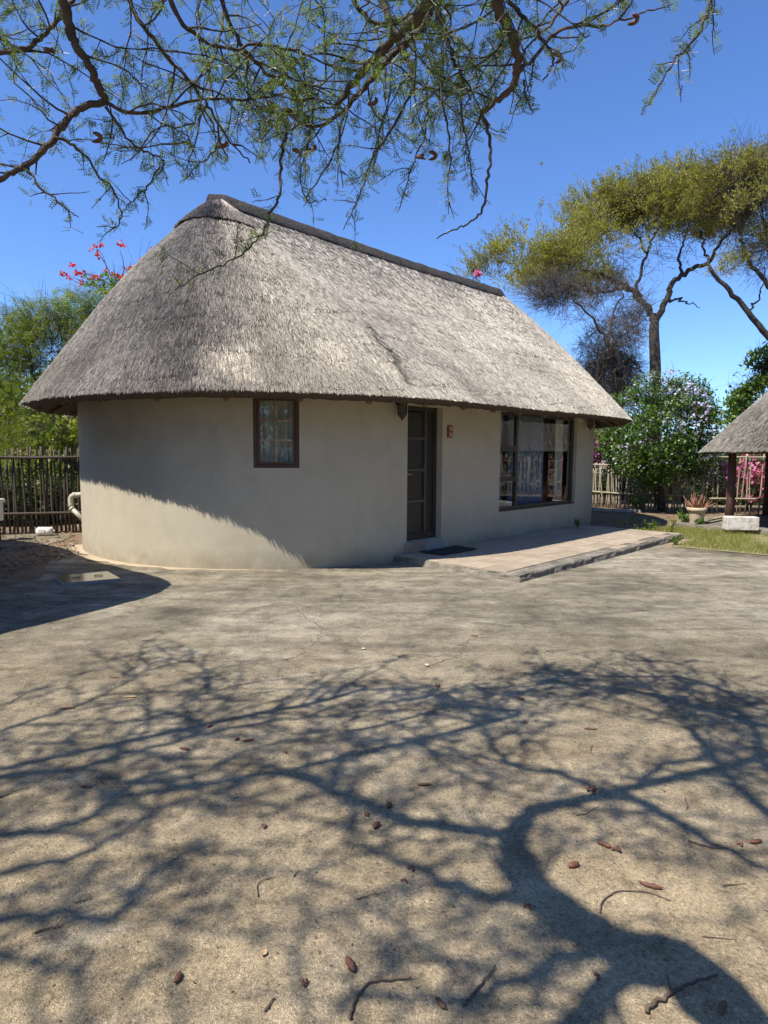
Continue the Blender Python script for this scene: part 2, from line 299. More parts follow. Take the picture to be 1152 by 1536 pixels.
class MB:
    """collects shapes, builds ONE mesh object"""
    def __init__(s): s.v = []; s.q = []; s.t = []; s.n = 0
    def add(s, verts, quads=None, tris=None):
        verts = np.asarray(verts, float).reshape(-1, 3)
        if quads is not None and len(quads): s.q.append(np.asarray(quads) + s.n)
        if tris is not None and len(tris): s.t.append(np.asarray(tris) + s.n)
        s.v.append(verts); s.n += len(verts)
    def box8(s, P):  # 8 corners: bottom 4 ccw then top 4
        s.add(P, [[0, 3, 2, 1], [4, 5, 6, 7], [0, 1, 5, 4], [1, 2, 6, 5], [2, 3, 7, 6], [3, 0, 4, 7]])
    def box(s, c, size, rot=0.0):
        hx, hy, hz = size[0]/2, size[1]/2, size[2]/2
        P = np.array([[-hx, -hy, -hz], [hx, -hy, -hz], [hx, hy, -hz], [-hx, hy, -hz], [-hx, -hy, hz], [hx, -hy, hz], [hx, hy, hz], [-hx, hy, hz]])
        ca, sa = math.cos(rot), math.sin(rot)
        Rm = np.array([[ca, -sa, 0], [sa, ca, 0], [0, 0, 1]])
        s.box8(P @ Rm.T + np.asarray(c))
    def tube(s, pts, rad, k=8, cap=True):
        pts = np.asarray(pts, float); n = len(pts)
        rad = np.full(n, rad) if np.isscalar(rad) else np.asarray(rad, float)
        T = np.gradient(pts, axis=0); T /= np.linalg.norm(T, axis=1, keepdims=True) + 1e-9
        ref = np.array([0, 0, 1.0]) if abs(T[0, 2]) < 0.9 else np.array([1.0, 0, 0])
        A = np.empty_like(T); a = ref
        for i in range(n):
            a = a - (a @ T[i])*T[i]; a /= np.linalg.norm(a) + 1e-9; A[i] = a
        B = np.cross(T, A)
        an = np.linspace(0, 2*PI, k, endpoint=False)
        V = pts[:, None] + rad[:, None, None]*(np.cos(an)[None, :, None]*A[:, None] + np.sin(an)[None, :, None]*B[:, None])
        i = np.arange(n - 1)[:, None]*k; j = np.arange(k)[None]
        Q = np.stack([i + j, i + (j + 1) % k, i + k + (j + 1) % k, i + k + j], -1).reshape(-1, 4)
        V = V.reshape(-1, 3); tr = []
        if cap:
            V = np.vstack([V, pts[0], pts[-1]]); e = (n - 1)*k
            for jj in range(k):
                tr.append([n*k, (jj + 1) % k, jj]); tr.append([n*k + 1, e + jj, e + (jj + 1) % k])
        s.add(V, Q, tr)
    def lathe(s, prof, c, k=20):
        prof = np.asarray(prof, float); n = len(prof); an = np.linspace(0, 2*PI, k, endpoint=False)
        V = np.stack([c[0] + prof[:, 0, None]*np.cos(an), c[1] + prof[:, 0, None]*np.sin(an), np.repeat(prof[:, 1, None] + c[2], k, 1)], -1).reshape(-1, 3)
        i = np.arange(n - 1)[:, None]*k; j = np.arange(k)[None]
        s.add(V, np.stack([i + j, i + (j + 1) % k, i + k + (j + 1) % k, i + k + j], -1).reshape(-1, 4))
    def build(s, name, m, parent=None, smooth=False):
        return quick_mesh(name, np.vstack(s.v), [np.vstack(s.q) if s.q else np.zeros((0, 4), int), np.vstack(s.t) if s.t else np.zeros((0, 3), int)], m, parent, smooth)

def tag(o, label=None, cat=None, group=None, kind=None):
    if label: o['label'] = label
    if cat: o['category'] = cat
    if group: o['group'] = group
    if kind: o['kind'] = kind
    return o
def thing(name, label, cat, loc=(0, 0, 0), group=None):
    o = bpy.data.objects.new(name, None); COL.objects.link(o); o.empty_display_size = 0.1
    o.location = loc; return tag(o, label, cat, group)
def part(mb, name, m, root, smooth=False):
    """parts are built in world coordinates and hung under a root that may sit elsewhere"""
    o = mb.build(name, m, None, smooth); hang(o, root); return o
ROOTLOC = {}
def hang(o, root):
    o.parent = root
    loc = Vector((0, 0, 0)); r = root
    while r is not None: loc += r.location; r = r.parent
    o.location = -loc

def grid_noise(x, y, seed=0):
    """smooth value noise in [0,1]"""
    xi, yi = np.floor(x).astype(np.int64), np.floor(y).astype(np.int64)
    fx, fy = x - xi, y - yi; fx = fx*fx*(3 - 2*fx); fy = fy*fy*(3 - 2*fy)
    def h(a, b):
        n = (a*374761393 + b*668265263 + seed*982451653) & 0xffffffff
        n = ((n ^ (n >> 13))*1274126177) & 0xffffffff
        return ((n ^ (n >> 16)) & 0xffff)/65535.0
    return (h(xi, yi)*(1-fx) + h(xi+1, yi)*fx)*(1-fy) + (h(xi, yi+1)*(1-fx) + h(xi+1, yi+1)*fx)*fy
def fbm(x, y, seed=0, o=4):
    t, a, s = 0, 0.5, 0
    for i in range(o): t = t + a*grid_noise(x*2**i, y*2**i, seed + i); s += a; a *= 0.55
    return t/s

def frames_from(axis, roll=None):
    """N x 3 axes -> N x 3 x 3 frames (columns: side, axis, normal)"""
    a = axis/(np.linalg.norm(axis, axis=1, keepdims=True) + 1e-9)
    r = RG.normal(size=a.shape) if roll is None else roll
    s = np.cross(a, r); s /= np.linalg.norm(s, axis=1, keepdims=True) + 1e-9
    nrm = np.cross(s, a)
    return np.stack([s, a, nrm], 2)
def scatter(tv, tf, pos, fr, sc):
    """copies of a template mesh joined into one vertex / face array"""
    tv = np.asarray(tv, float); n = len(pos)
    V = np.einsum('nij,tj->nti', fr, tv)*np.asarray(sc).reshape(-1, 1, 1) + pos[:, None]
    Fq = np.asarray(tf)[None] + (np.arange(n)*len(tv))[:, None, None]
    return V.reshape(-1, 3), Fq.reshape(-1, len(tf[0]))
def segs(p0, p1, r0, r1, k=3):
    """many straight tapered twigs, vectorised"""
    ax = p1 - p0; fr = frames_from(ax); an = np.linspace(0, 2*PI, k, endpoint=False)
    c = np.cos(an)[None, :, None]*fr[:, None, :, 0] + np.sin(an)[None, :, None]*fr[:, None, :, 2]
    V = np.concatenate([p0[:, None] + c*np.asarray(r0).reshape(-1, 1, 1), p1[:, None] + c*np.asarray(r1).reshape(-1, 1, 1)], 1)
    j = np.arange(k); q = np.stack([j, (j+1) % k, k + (j+1) % k, k + j], -1)
    Fq = q[None] + (np.arange(len(p0))*2*k)[:, None, None]
    return V.reshape(-1, 3), Fq.reshape(-1, 4)
def stack(blocks):
    V, Q, n = [], [], 0
    for v, q in blocks:
        V.append(v); Q.append(q + n); n += len(v)
    return np.vstack(V), np.vstack(Q)
LEAF_V = [[0, 0, 0], [0.28, 0.45, 0.06], [0, 1, 0], [-0.28, 0.45, 0.06]]; LEAF_Q = [[0, 1, 2, 3]]
def pinnate(n, w, l):
    V, Q = [], []
    for i in range(n):
        t = (i + 1)/(n + 0.5); ll = l*(1 - 0.55*abs(t - 0.45))
        for sgn in (-1, 1):
            b = len(V); y = t
            V += [[0, y - 0.01, 0], [sgn*ll*0.55, y + 0.10 - w, -0.03], [sgn*ll, y + 0.16, -0.06], [sgn*ll*0.5, y + 0.07 + w, -0.02]]
            Q.append([b, b+1, b+2, b+3] if sgn > 0 else [b+3, b+2, b+1, b])
    return V, Q
def smoothpoly(pts, n):
    """Catmull-Rom through pts, n samples"""
    P = np.asarray(pts, float); m = len(P)
    if m == 2: return P[0] + np.linspace(0, 1, n)[:, None]*(P[1] - P[0])
    E = np.vstack([2*P[0] - P[1], P, 2*P[-1] - P[-2]])
    t = np.linspace(0, m - 1 - 1e-6, n); i = t.astype(int); f = (t - i)[:, None]
    a, b, c, d = E[i], E[i+1], E[i+2], E[i+3]
    return 0.5*((2*b) + (-a + c)*f + (2*a - 5*b + 4*c - d)*f**2 + (-a + 3*b - 3*c + d)*f**3)

# ------------------------------------------------------------------ setting: ground, courtyard, beds, patio
HC = np.array([-2.0533, 12.7937]); TH = 0.7531; HD = np.array([math.sin(TH), math.cos(TH)]); HN = np.array([HD[1], -HD[0]])
HR, HL, HE, OV = 3.6035, 5.3667, 2.50, 0.815
def tw(t, w): return HC + HD*t + HN*(HR + w)          # along the facade, out from it
def wpos(s, w):
    """point on the hut's outline: s runs along the wall (0..HL is the straight front), w is the offset outwards"""
    s = np.asarray(s, float); w = np.asarray(w, float)
    per = 2*HL + 2*PI*HR
    s = (s + PI*HR) % per - PI*HR
    aL = np.where(s < 0, s/HR, 0); aR = np.where(s > HL, np.minimum((s - HL)/HR, PI), 0)
    back = np.where(s > HL + PI*HR, s - HL - PI*HR, 0)
    a = aL + aR
    t = np.clip(s, 0, HL) - back
    return (HC + t[..., None]*HD + (HR + w)[..., None]*(np.cos(a)[..., None]*HN + np.sin(a)[..., None]*HD))
def sheet(name, pts, z, m, kind='structure'):
    P = np.array([[p[0], p[1], z] for p in pts]); me = bpy.data.meshes.new(name)
    me.from_pydata(P.tolist(), [], [list(range(len(P)))]); me.materials.append(m)
    o = bpy.data.objects.new(name, me); COL.objects.link(o); o['kind'] = kind; return o
sheet('ground', [(-600, -600), (600, -600), (600, 900), (-600, 900)], -0.004, MT['earth'])
edgeA, edgeB = tw(4.2, 2.0), tw(4.4, 12)
court = [(-14, -9), tw(4.6, 16), tw(4.4, 5.0), tw(4.25, 2.2), tw(2.0, -0.1), tw(-4, -3), (-5.9, 11.9), (-5.55, 10.9), (-4.85, 9.1), (-4.6, 8.3), (-4.8, 6.9), (-7, 5.5), (-14, 5)]
# courtyard sheet is laid after the ragged-edge helper below
# concrete strip by the left fence, and the apron that runs round the end of the hut
mb = MB()
strip = [gnd(-120, 812), gnd(30, 823), gnd(70, 818), gnd(104, 808), gnd(112, 802), gnd(-120, 800)]

sheet('soil_bed', [gnd(-160, 930), gnd(0, 902), gnd(45, 878), gnd(90, 838), gnd(123, 830), gnd(123, 770), gnd(-160, 775)], 0.0, MT['soil'])
sheet('bed_soil', [tw(5.7, 1.6), tw(4.6, -1), tw(9, -6), tw(19, -8), tw(17, 6), tw(9.6, 3.5), tw(7.6, 1.3), tw(6.6, 1.2)], 0.0, MT['soil'])
sheet('lawn', [tw(4.3, 2.45), tw(5.7, 2.35), tw(5.75, 1.2), tw(7.4, 0.7), tw(7.65, 1.4), tw(7.5, 3.4), tw(7.2, 8), tw(4.5, 8), tw(4.42, 5)], 0.008, MT['lawn_soil'])

def rag(pts, amp, sd):
    out = []
    for (a, b) in zip(pts, pts[1:] + pts[:1]):
        a, b = np.array(a[:2], float), np.array(b[:2], float); k = max(2, int(np.hypot(*(b - a))/.12)) if np.hypot(*(b - a)) < 6 else 2
        for i in range(k): q = a + (b - a)*i/k; out.append(q + (np.array([fbm(np.array([q[0]*2.1]), np.array([q[1]*2.1]), sd)[0], fbm(np.array([q[0]*2.1]), np.array([q[1]*2.1]), sd + 4)[0]]) - .5)*amp)
    return out
sheet('courtyard', rag(court, .28, 5), 0.004, MT['concrete']); sheet('path', rag([tuple(q[:2]) for q in strip], .10, 6), 0.010, MT['concrete'])
# apron edge of bare sand against the wall foot
def ribbon(name, s0, s1, w0, w1, z, m, n=40, seed=3):
    s = np.linspace(s0, s1, n); a = wpos(s, np.full(n, w0)); wob = w1*(0.15 + 2.2*np.clip(fbm(s*2.3, s*0, seed, 5) - .15, 0, 1))*np.clip((s1 - s)/1.5, .05, 1)
    b = wpos(s, wob); V = np.vstack([np.c_[a, np.full(n, z)], np.c_[b, np.full(n, z - 0.001)]])
    i = np.arange(n - 1); o = quick_mesh(name, V, [np.stack([i, i + n, i + n + 1, i + 1], 1)], m); o['kind'] = 'structure'; return o
MT['sand'] = simple('drifted_sand', (0.33, 0.265, 0.175), (0.47, 0.385, 0.265), 3, 0.95, 0.6, 0.01, detail=8)
ribbon('path', -7.4, -2.6, -0.05, 0.15, 0.009, MT['sand'], 90)

# patio slab with tiles
PT0, PT1, PW1, PZ = -0.58, 5.62, 2.22, 0.115
nr = 90
bm_top = []
def rough_slab():
    """slab body with a chipped, uneven edge"""
    per = []
    for a, b in (((PT0, -0.06), (PT0, PW1)), ((PT0, PW1), (PT1, PW1)), ((PT1, PW1), (PT1, -0.06)), ((PT1, -0.06), (PT0, -0.06))):
        k = max(4, int(np.hypot(b[0]-a[0], b[1]-a[1])/0.06))
        for i in range(k): per.append((a[0] + (b[0]-a[0])*i/k, a[1] + (b[1]-a[1])*i/k))
    per = np.array(per); n = len(per); q = np.arange(n)*0.35
    ctr = np.array([(PT0 + PT1)/2, PW1/2]); rings = []
    for z, amp, inn, sd in ((-0.02, 0.02, -0.02, 1), (0.035, 0.03, 0.0, 2), (0.075, 0.035, 0.005, 3), (PZ - 0.022, 0.02, 0.012, 4), (PZ - 0.012, 0.008, 0.035, 5)):
        off = (fbm(q, q*0 + sd*9, sd, 4) - 0.5)*amp*1.2 + inn
        dirv = np.sign(per - ctr)*(np.abs(np.abs(per - ctr) - np.array([(PT1-PT0)/2, (PW1+0.06)/2 + 0.0])) < 0.08)
        p = per - dirv*off[:, None]
        xy = np.array([tw(a, b) for a, b in p]); rings.append(np.c_[xy, np.full(n, z)])
    V = np.vstack(rings); i = np.arange(n); Q = []
    for r in range(4): Q.append(np.stack([r*n + i, r*n + (i+1) % n, (r+1)*n + (i+1) % n, (r+1)*n + i], 1))
    c = np.r_[tw(*ctr), PZ - 0.012]; V = np.vstack([V, c]); T = np.stack([4*n + i, 4*n + (i+1) % n, np.full(n, 5*n)], 1)
    o = quick_mesh('patio', V, [np.vstack(Q), T], MT['slab_side']); o['kind'] = 'structure'; return o
patio = rough_slab()
TS = 0.40
tiles_mesh = {}
def tile_obj(t0, t1, w0, w1):
    """one floor tile of the patio; alike tiles share a mesh"""
    key = (round(t1 - t0, 3), round(w1 - w0, 3))
    if key not in tiles_mesh:
        m_ = MB(); a, b, h = (t1 - t0)/2 - 0.004, (w1 - w0)/2 - 0.004, 0.012; e = 0.004
        P = [[-a, -b, 0], [a, -b, 0], [a, b, 0], [-a, b, 0], [-a, -b, h - e], [a, -b, h - e], [a, b, h - e], [-a, b, h - e],
             [-a + e, -b + e, h], [a - e, -b + e, h], [a - e, b - e, h], [-a + e, b - e, h]]
        m_.add(P, [[0, 1, 5, 4], [1, 2, 6, 5], [2, 3, 7, 6], [3, 0, 4, 7], [4, 5, 9, 8], [5, 6, 10, 9], [6, 7, 11, 10], [7, 4, 8, 11], [8, 9, 10, 11]])
        o = m_.build('tile', MT['tile'], patio); tiles_mesh[key] = o.data
    else:
        o = bpy.data.objects.new('tile', tiles_mesh[key]); COL.objects.link(o); o.parent = patio
    c = tw((t0 + t1)/2, (w0 + w1)/2); o.location = (c[0], c[1], PZ - 0.013 + rnd.uniform(0, 0.003))
    o.rotation_euler = (rnd.uniform(-.003, .003), rnd.uniform(-.003, .003), math.atan2(HD[1], HD[0]))
t = PT0 + 0.04
while t < PT1 - 0.06:
    w = 0.012; t1 = min(t + TS, PT1 - 0.04)
    while w < PW1 - 0.05:
        w1 = min(w + TS, PW1 - 0.23 if w < PW1 - 0.25 else PW1 - 0.03)
        # the outer row has lost its tiles on the near half of the front edge
        if not (w > PW1 - 0.25 and (t < 2.0 or rnd.random() < 0.55)): tile_obj(t, t1, w, w1)
        w = w1
    t = t1

# ------------------------------------------------------------------ the hut
hut_loc = np.r_[HC + HD*HL/2, 0.0]
hut = thing('thatched_hut', 'large thatched cottage with rounded end, beige plaster wall and brown door', 'house', hut_loc)
OPEN = {'door': (-0.30, 0.565, 0.285, 2.445), 'small': (-2.755, -2.105, 1.475, 2.515), 'big': (2.30, 5.335, 0.605, 2.485)}
WT = 2.78
def wall_pt(s, w, z): p = wpos(np.array(s), np.array(w)); return np.r_[p, z]
def build_wall():
    per = 2*HL + 2*PI*HR
    S = list(np.linspace(-PI*HR, 0, 60)) + list(np.linspace(0, HL, 12)) + list(np.linspace(HL, HL + PI*HR, 60)) + list(np.linspace(HL + PI*HR, per - PI*HR, 10))
    for a, b, _, _ in OPEN.values(): S += [a, b]
    S = np.unique(np.round(S, 5)); keep = [S[0]]
    crit = {round(v, 5) for o in OPEN.values() for v in o[:2]}
    for v in S[1:]:
        if v - keep[-1] < 0.03:
            if v in crit: keep[-1] = v if keep[-1] not in crit else keep[-1]
            continue
        keep.append(v)
    S = np.array(keep)
    Z = np.array(sorted({-0.05, 0.12, 1.0, 1.8, WT} | {o[2] for o in OPEN.values()} | {o[3] for o in OPEN.values()}))
    mb = MB(); ns, nz = len(S), len(Z)
    for w in (0.0, -0.22):
        P = wpos(S, np.full(ns, w)); V = np.concatenate([np.c_[P, np.full(ns, z)] for z in Z])
        Q = []
        for i in range(ns - 1):
            sm = (S[i] + S[i+1])/2
            for k in range(nz - 1):
                zm = (Z[k] + Z[k+1])/2
                if any(a < sm < b and c < zm < e for a, b, c, e in OPEN.values()): continue
                q = [k*ns + i, k*ns + i + 1, (k+1)*ns + i + 1, (k+1)*ns + i]
                Q.append(q if w == 0 else q[::-1])
        mb.add(V, Q)
    for a, b, c, e in OPEN.values():   # reveals
        ss = np.linspace(a, b, 8)
        for z, fl in ((c, 1), (e, 0)):
            o_ = np.c_[wpos(ss, np.zeros(8)), np.full(8, z)]; i_ = np.c_[wpos(ss, np.full(8, -0.22)), np.full(8, z)]
            k = np.arange(7); mb.add(np.vstack([o_, i_]), np.stack([k, k+1, k+9, k+8], 1) if fl else np.stack([k+8, k+9, k+1, k], 1))
        for s in (a, b):
            mb.add([wall_pt(s, 0, c), wall_pt(s, -.22, c), wall_pt(s, -.22, e), wall_pt(s, 0, e)], [[0, 1, 2, 3]] if s == a else [[3, 2, 1, 0]])
    o = part(mb, 'wall', MT['plaster'], hut, True)
    o.data.shade_smooth(); 
    md = o.modifiers.new('edges', 'EDGE_SPLIT'); md.split_angle = math.radians(30)
    return o
wall_o = build_wall()
def on_wall(mb, s0, s1, z0, z1, w0, w1):
    P = [wall_pt(s0, w1, z0), wall_pt(s1, w1, z0), wall_pt(s1, w0, z0), wall_pt(s0, w0, z0),
         wall_pt(s0, w1, z1), wall_pt(s1, w1, z1), wall_pt(s1, w0, z1), wall_pt(s0, w0, z1)]
    mb.box8(P)
def wbox(name, m, root, *boxes):
    mb = MB()
    for b in boxes: on_wall(mb, *b)
    o = mb.build(name, m); hang(o, root)
    bv = o.modifiers.new('bevel', 'BEVEL'); bv.width = 0.004; bv.segments = 1
    return o
def frame_boxes(s0, s1, z0, z1, t, w0, w1, tb=None):
    tb = tb or t
    return [(s0, s0 + t, z0, z1, w0, w1), (s1 - t, s1, z0, z1, w0, w1), (s0 + t, s1 - t, z0, z0 + tb, w0, w1), (s0 + t, s1 - t, z1 - t, z1, w0, w1)]
def sub(o_name, m, parent_part, *boxes):
    mb = MB()
    for b in boxes: on_wall(mb, *b)
    o = mb.build(o_name, m); hang(o, parent_part); return o
class _L:  # location bookkeeping for sub-parts: parts already carry -root offset
    pass

# --- small weathered window with six panes
a, b, c, e = OPEN['small']
win = wbox('window', MT['old_frame'], hut, *frame_boxes(a + .003, b - .003, c + .003, e - .003, 0.045, -0.085, -0.012))
win['label'] = 'weathered small window with peeling glazing bars'
A, B, Cc, Ee = a + .048, b - .048, c + .048, e - .048
cs = sub('casement', MT['old_frame'], win, *frame_boxes(A + .003, B - .003, Cc + .003, Ee - .003, 0.036, -0.075, -0.022))
A += .039; B -= .039; Cc += .039; Ee -= .039
sm_ = (A + B)/2; zz = [Cc, Cc + (Ee - Cc)*0.355, Cc + (Ee - Cc)*0.68, Ee]
sub('glazing_bar', MT['peeled'], win, (sm_ - .012, sm_ + .012, Cc, Ee, -0.066, -0.030))
for z in zz[1:3]:
    sub('glazing_bar', MT['peeled'], win, (A, sm_ - .0125, z - .012, z + .012, -0.066, -0.030))
    sub('glazing_bar', MT['peeled'], win, (sm_ + .0125, B, z - .012, z + .012, -0.066, -0.030))
for k in range(3):
    for s0, s1 in ((A, sm_ - .0125), (sm_ + .0125, B)):
        z0, z1 = zz[k] + (.0125 if k else 0), zz[k+1] - (.0125 if k < 2 else 0)
        sub('pane', MT['glass'], win, (s0, s1, z0, z1, -0.053, -0.050))
        # crumbling putty bead round each pane
        sub('putty', MT['peeled'], win, (s0, s1, z0 + .001, z0 + .009, -0.049, -0.041), (s0 + .001, s0 + .008, z0 + .010, z1 - .002, -0.049, -0.041), (s1 - .008, s1 - .001, z0 + .010, z1 - .002, -0.049, -0.041))

# --- big aluminium window
a, b, c, e = OPEN['big']
FW0, FW1 = -0.145, -0.075
win = wbox('window', MT['bronze'], hut, *frame_boxes(a + .003, b - .003, c + .003, e - .003, 0.060, FW0, FW1, 0.075))
win['label'] = 'wide dark framed picture window with three panes stacked at its left'
mu0, mu1 = 2.98, 3.05
tz = (1.160, 1.215, 1.775, 1.845)
sub('mullion', MT['bronze'], win, (mu0, mu1, c + .078, e - .063, FW0 + .003, FW1 - .003))
sub('transom', MT['bronze'], win, (a + .063, mu0, tz[0], tz[1], FW0 + .003, FW1 - .003))
sub('transom', MT['bronze'], win, (a + .063, mu0, tz[2], tz[3], FW0 + .003, FW1 - .003))
for z0, z1 in ((c + .078, tz[0]), (tz[1], tz[2]), (tz[3], e - .063)):
    sub('pane', MT['glass'], win, (a + .063, mu0, z0, z1, -0.113, -0.108))
sub('sash', MT['bronze'], win, *frame_boxes(a + .066, mu0 - .003, tz[1] + .002, tz[2] - .002, 0.038, -0.106, -0.068))
sub('pane', MT['glass'], win, (mu1, b - .063, c + .078, e - .063, -0.113, -0.108))
sub('sill', MT['bronze'], win, (a + .004, b - .004, c + .0035, c + .022, -0.074, -0.020))

# --- door with four panels and a side light
a, b, c, e = OPEN['door']
DW0, DW1 = -0.165, -0.115
door = wbox('door', MT['dark_wood'], hut, *frame_boxes(a + .003, b - .003, c + .002, e - .003, 0.075, DW0, DW1, 0.11))
door['label'] = 'dark brown panelled door set back in the wall'
ml0, ml1 = 0.235, 0.275
sub('stile', MT['rail_wood'], door, (ml0, ml1, c + .113, e - .08, DW0 + .003, DW1 + .012))
rails = [0.285 + .11, 0.92, 1.425, 1.93, 2.365]
for k, z in enumerate(rails[1:-1]): sub('rail', MT['rail_wood'], door, (a + .08, ml0 - .001, z - .018, z + .018, DW0 + .003, DW1 + .010))
for k in range(4):
    z0, z1 = rails[k] + (.019 if k else .004), rails[k+1] - .019
    p_ = sub('panel', MT['panel_wood'], door, (a + .079, ml0 - .002, z0, z1, -0.150, -0.135))
    # planks of the panel as shallow tongues, joined into the moulding round it
    sub('panel_moulding', MT['dark_wood'], door, *frame_boxes(a + .082, ml0 - .004, z0 + .002, z1 - .002, 0.020, -0.134, -0.122))
n_pl = 5
for q in range(4):
    s0 = ml1 + .002 + q*(b - .08 - ml1)/4
    sub('plank', MT['panel_wood'], door, (s0, s0 + (b - .08 - ml1)/4 - .004, c + .115, e - .08, -0.150, -0.134))
mb = MB(); hz = 1.36
P = [wall_pt(a + .04 + 0.01, w, hz) for w in (DW1, DW1 + .05)]; mb.tube(P, 0.009)
P = [wall_pt(a + .05 + x, DW1 + .05, hz + y) for x, y in ((-.005, 0), (.05, .003), (.12, -.004))]; mb.tube(P, 0.009)
on_wall(mb, a + .03, a + .07, hz - .09, hz + .05, DW1 + .001, DW1 + .008)
o = mb.build('handle', simple('worn_brass', (0.3, 0.25, 0.15), (0.42, 0.36, 0.24), 20, 0.35, 0, metal=0.8)); hang(o, door)

# --- stone threshold below the door
st = wbox('door_step', MT['stone_pink'], hut, (-0.345, 0.13, PZ + .002, 0.282, -0.16, 0.035))
st2 = wbox('door_step', MT['stone_grey'], hut, (0.135, 0.60, PZ + .002, 0.280, -0.16, 0.030))

# --- PVC waste pipe on the far left of the wall
mb = MB()
pv = [wall_pt(-6.9, -0.05, 1.02), wall_pt(-6.9, 0.30, 1.00)]
p0 = at(128, 741, 12.0); p1 = at(109, 743, 12.05); p2 = at(106, 749, 12.05); p3 = at(107, 762, 12.03); p4 = at(126, 781, 11.95)
mb.tube(smoothpoly([p0, p1], 3), 0.045, 10); mb.tube(smoothpoly([p1, p2, p3], 7), 0.047, 10); mb.tube([p3, p4], 0.043, 10)
mb.tube([p1 + (p0 - p1)*0.05, p1 + (p0 - p1)*0.30], 0.055, 10); mb.tube([p3, p3 + (p4 - p3)*0.12], 0.053, 10)
part(mb, 'waste_pipe', MT['pvc'], hut, True)

# --- the roof
T1, T2, ZR = -1.3031, 7.5347, 6.14
PER = 2*HL + 2*PI*HR
def roof_xyz(s, v, lift=0.0):
    """s along the eave, v 0 (eave) .. 1 (ridge)"""
    s = np.asarray(s, float); v = np.asarray(v, float)
    E = wpos(s, np.full(s.shape, OV))
    ss = (s + PI*HR) % PER - PI*HR
    tt = np.where(ss <= 0, 0, np.where(ss < HL, ss/HL, np.where(ss < HL + PI*HR, 1, 1 - (ss - HL - PI*HR)/HL)))
    end = np.where(ss <= 0, np.sin(np.clip(-ss/HR, 0, PI)), np.where((ss > HL) & (ss < HL + PI*HR), np.sin(np.clip((ss - HL)/HR, 0, PI)), 0))
    t = T1 + (T2 - T1)*tt
    Rg = HC + t[..., None]*HD
    P = E + (Rg - E)*v[..., None]
    g = v + end*(0.22*v**4*(1 - v)) + 0.012*np.sin(PI*np.clip(v, 0, 1))*(1 - end) + 0.075*np.sin(PI*np.clip(v, 0, 1))*end
    zr = ZR - 0.05*np.sin(PI*tt)
    eave = HE + 0.05*(fbm(ss*0.55, ss*0 + 5, 21, 3) - 0.5)
    return np.concatenate([P, (eave + (zr - eave)*g + lift)[..., None]], -1), ss, end
# pixel -> (s, v) on the front of the roof, for the patches and the rip
_gs, _gv = np.meshgrid(np.linspace(-PI*HR, HL + HR*1.5, 500), np.linspace(0, 1, 120))
_gp = proj(roof_xyz(_gs.ravel(), _gv.ravel())[0])[:, :2]
def roof_sv(x, y):
    i = np.argmin((_gp[:, 0] - x)**2 + (_gp[:, 1] - y)**2); return _gs.ravel()[i], _gv.ravel()[i]
PATCH = [(roof_sv(338, 545), (0.42, 0.085), 1.0), (roof_sv(592, 565), (0.35, 0.10), 0.45), (roof_sv(310, 318), (0.5, 0.02), 0.4), (roof_sv(490, 530), (0.28, 0.07), 0.35)]
RIP = [roof_sv(*p) for p in ((556, 494), (572, 514), (590, 530), (604, 556), (616, 572))]
CRACKS = [[roof_sv(*p) for p in q] for q in (
    [(404, 382), (440, 392), (470, 388)], [(440, 455), (465, 458)], [(470, 505), (510, 512), (560, 516)], [(490, 470), (530, 466), (575, 474), (620, 486)],
    [(600, 540), (650, 548), (700, 560), (760, 566)], [(620, 500), (680, 520), (740, 524), (800, 548)], [(520, 400), (580, 416), (640, 440)], [(560, 440), (620, 458), (700, 486)],
    [(690, 470), (740, 490), (790, 500)], [(400, 340), (450, 352)], [(700, 590), (760, 592), (820, 598)], [(480, 370), (540, 384)])]
def segdist(s, v, pl):
    d = np.full(s.shape, 9.0)
    for (s0, v0), (s1, v1) in zip(pl[:-1], pl[1:]):
        ax, ay = s1 - s0, (v1 - v0)*5.5; L2 = ax*ax + ay*ay + 1e-9
        px, py = s - s0, (v - v0)*5.5
        h = np.clip((px*ax + py*ay)/L2, 0, 1); d = np.minimum(d, np.hypot(px - ax*h, py - ay*h))
    return d
def weather(s, v):
    """tone of the thatch: old grey-black on the left end, paler straw on the front"""
    k = 1/(1 + np.exp(-(s + 1.0 + 1.6*(v - 0.4))/0.75))
    tone = 0.60 + 0.03*k
    tone = tone*(1 - 0.30/(1 + np.exp(-(s - HL - 3.0)/0.8)))
    tone *= 0.62 + 0.72*fbm(s*0.7, v*4, 31, 4); tone *= 0.82 + 0.36*fbm(s*3.4, v*1.6, 35, 3)
    tone *= 0.80 + 0.40*fbm(s*2.6, v*7, 37, 4)
    for (ps, pv_), (rs, rv), am in PATCH:
        edge = fbm(s*6, v*30, 41, 3)*0.9
        tone += am*0.75*np.clip(1.25 - np.maximum(np.abs(s - ps)/rs, np.abs(v - pv_)/rv) - edge*0.6, 0, 0.6)/0.6*(0.45)
    d = segdist(s, v, RIP); tone *= 1 - 0.80*np.exp(-(d/0.065)**2)*(0.6 + 0.6*fbm(s*7, v*30, 46, 2))
    for c_ in CRACKS:
        d = segdist(s, v + 0.012*(fbm(s*5, v*0, 43) - 0.5), c_); tone *= 1 - 0.65*np.exp(-(d/0.026)**2)*np.clip(fbm(s*4, v*9, 44, 2)*2.6 - .75, 0, 1)
    tone *= 1 - 0.25*np.exp(-(v/0.03)**2)*0 
    return np.clip(tone, 0.12, 1.6)
def tint_of(s, v):
    t = weather(s, v)[..., None]; mixv = np.clip((t - 0.45)/0.7, 0, 1)
    cold = np.array([0.430, 0.385, 0.315]); warm = np.array([0.460, 0.414, 0.340])
    return (cold + (warm - cold)*mixv)*t
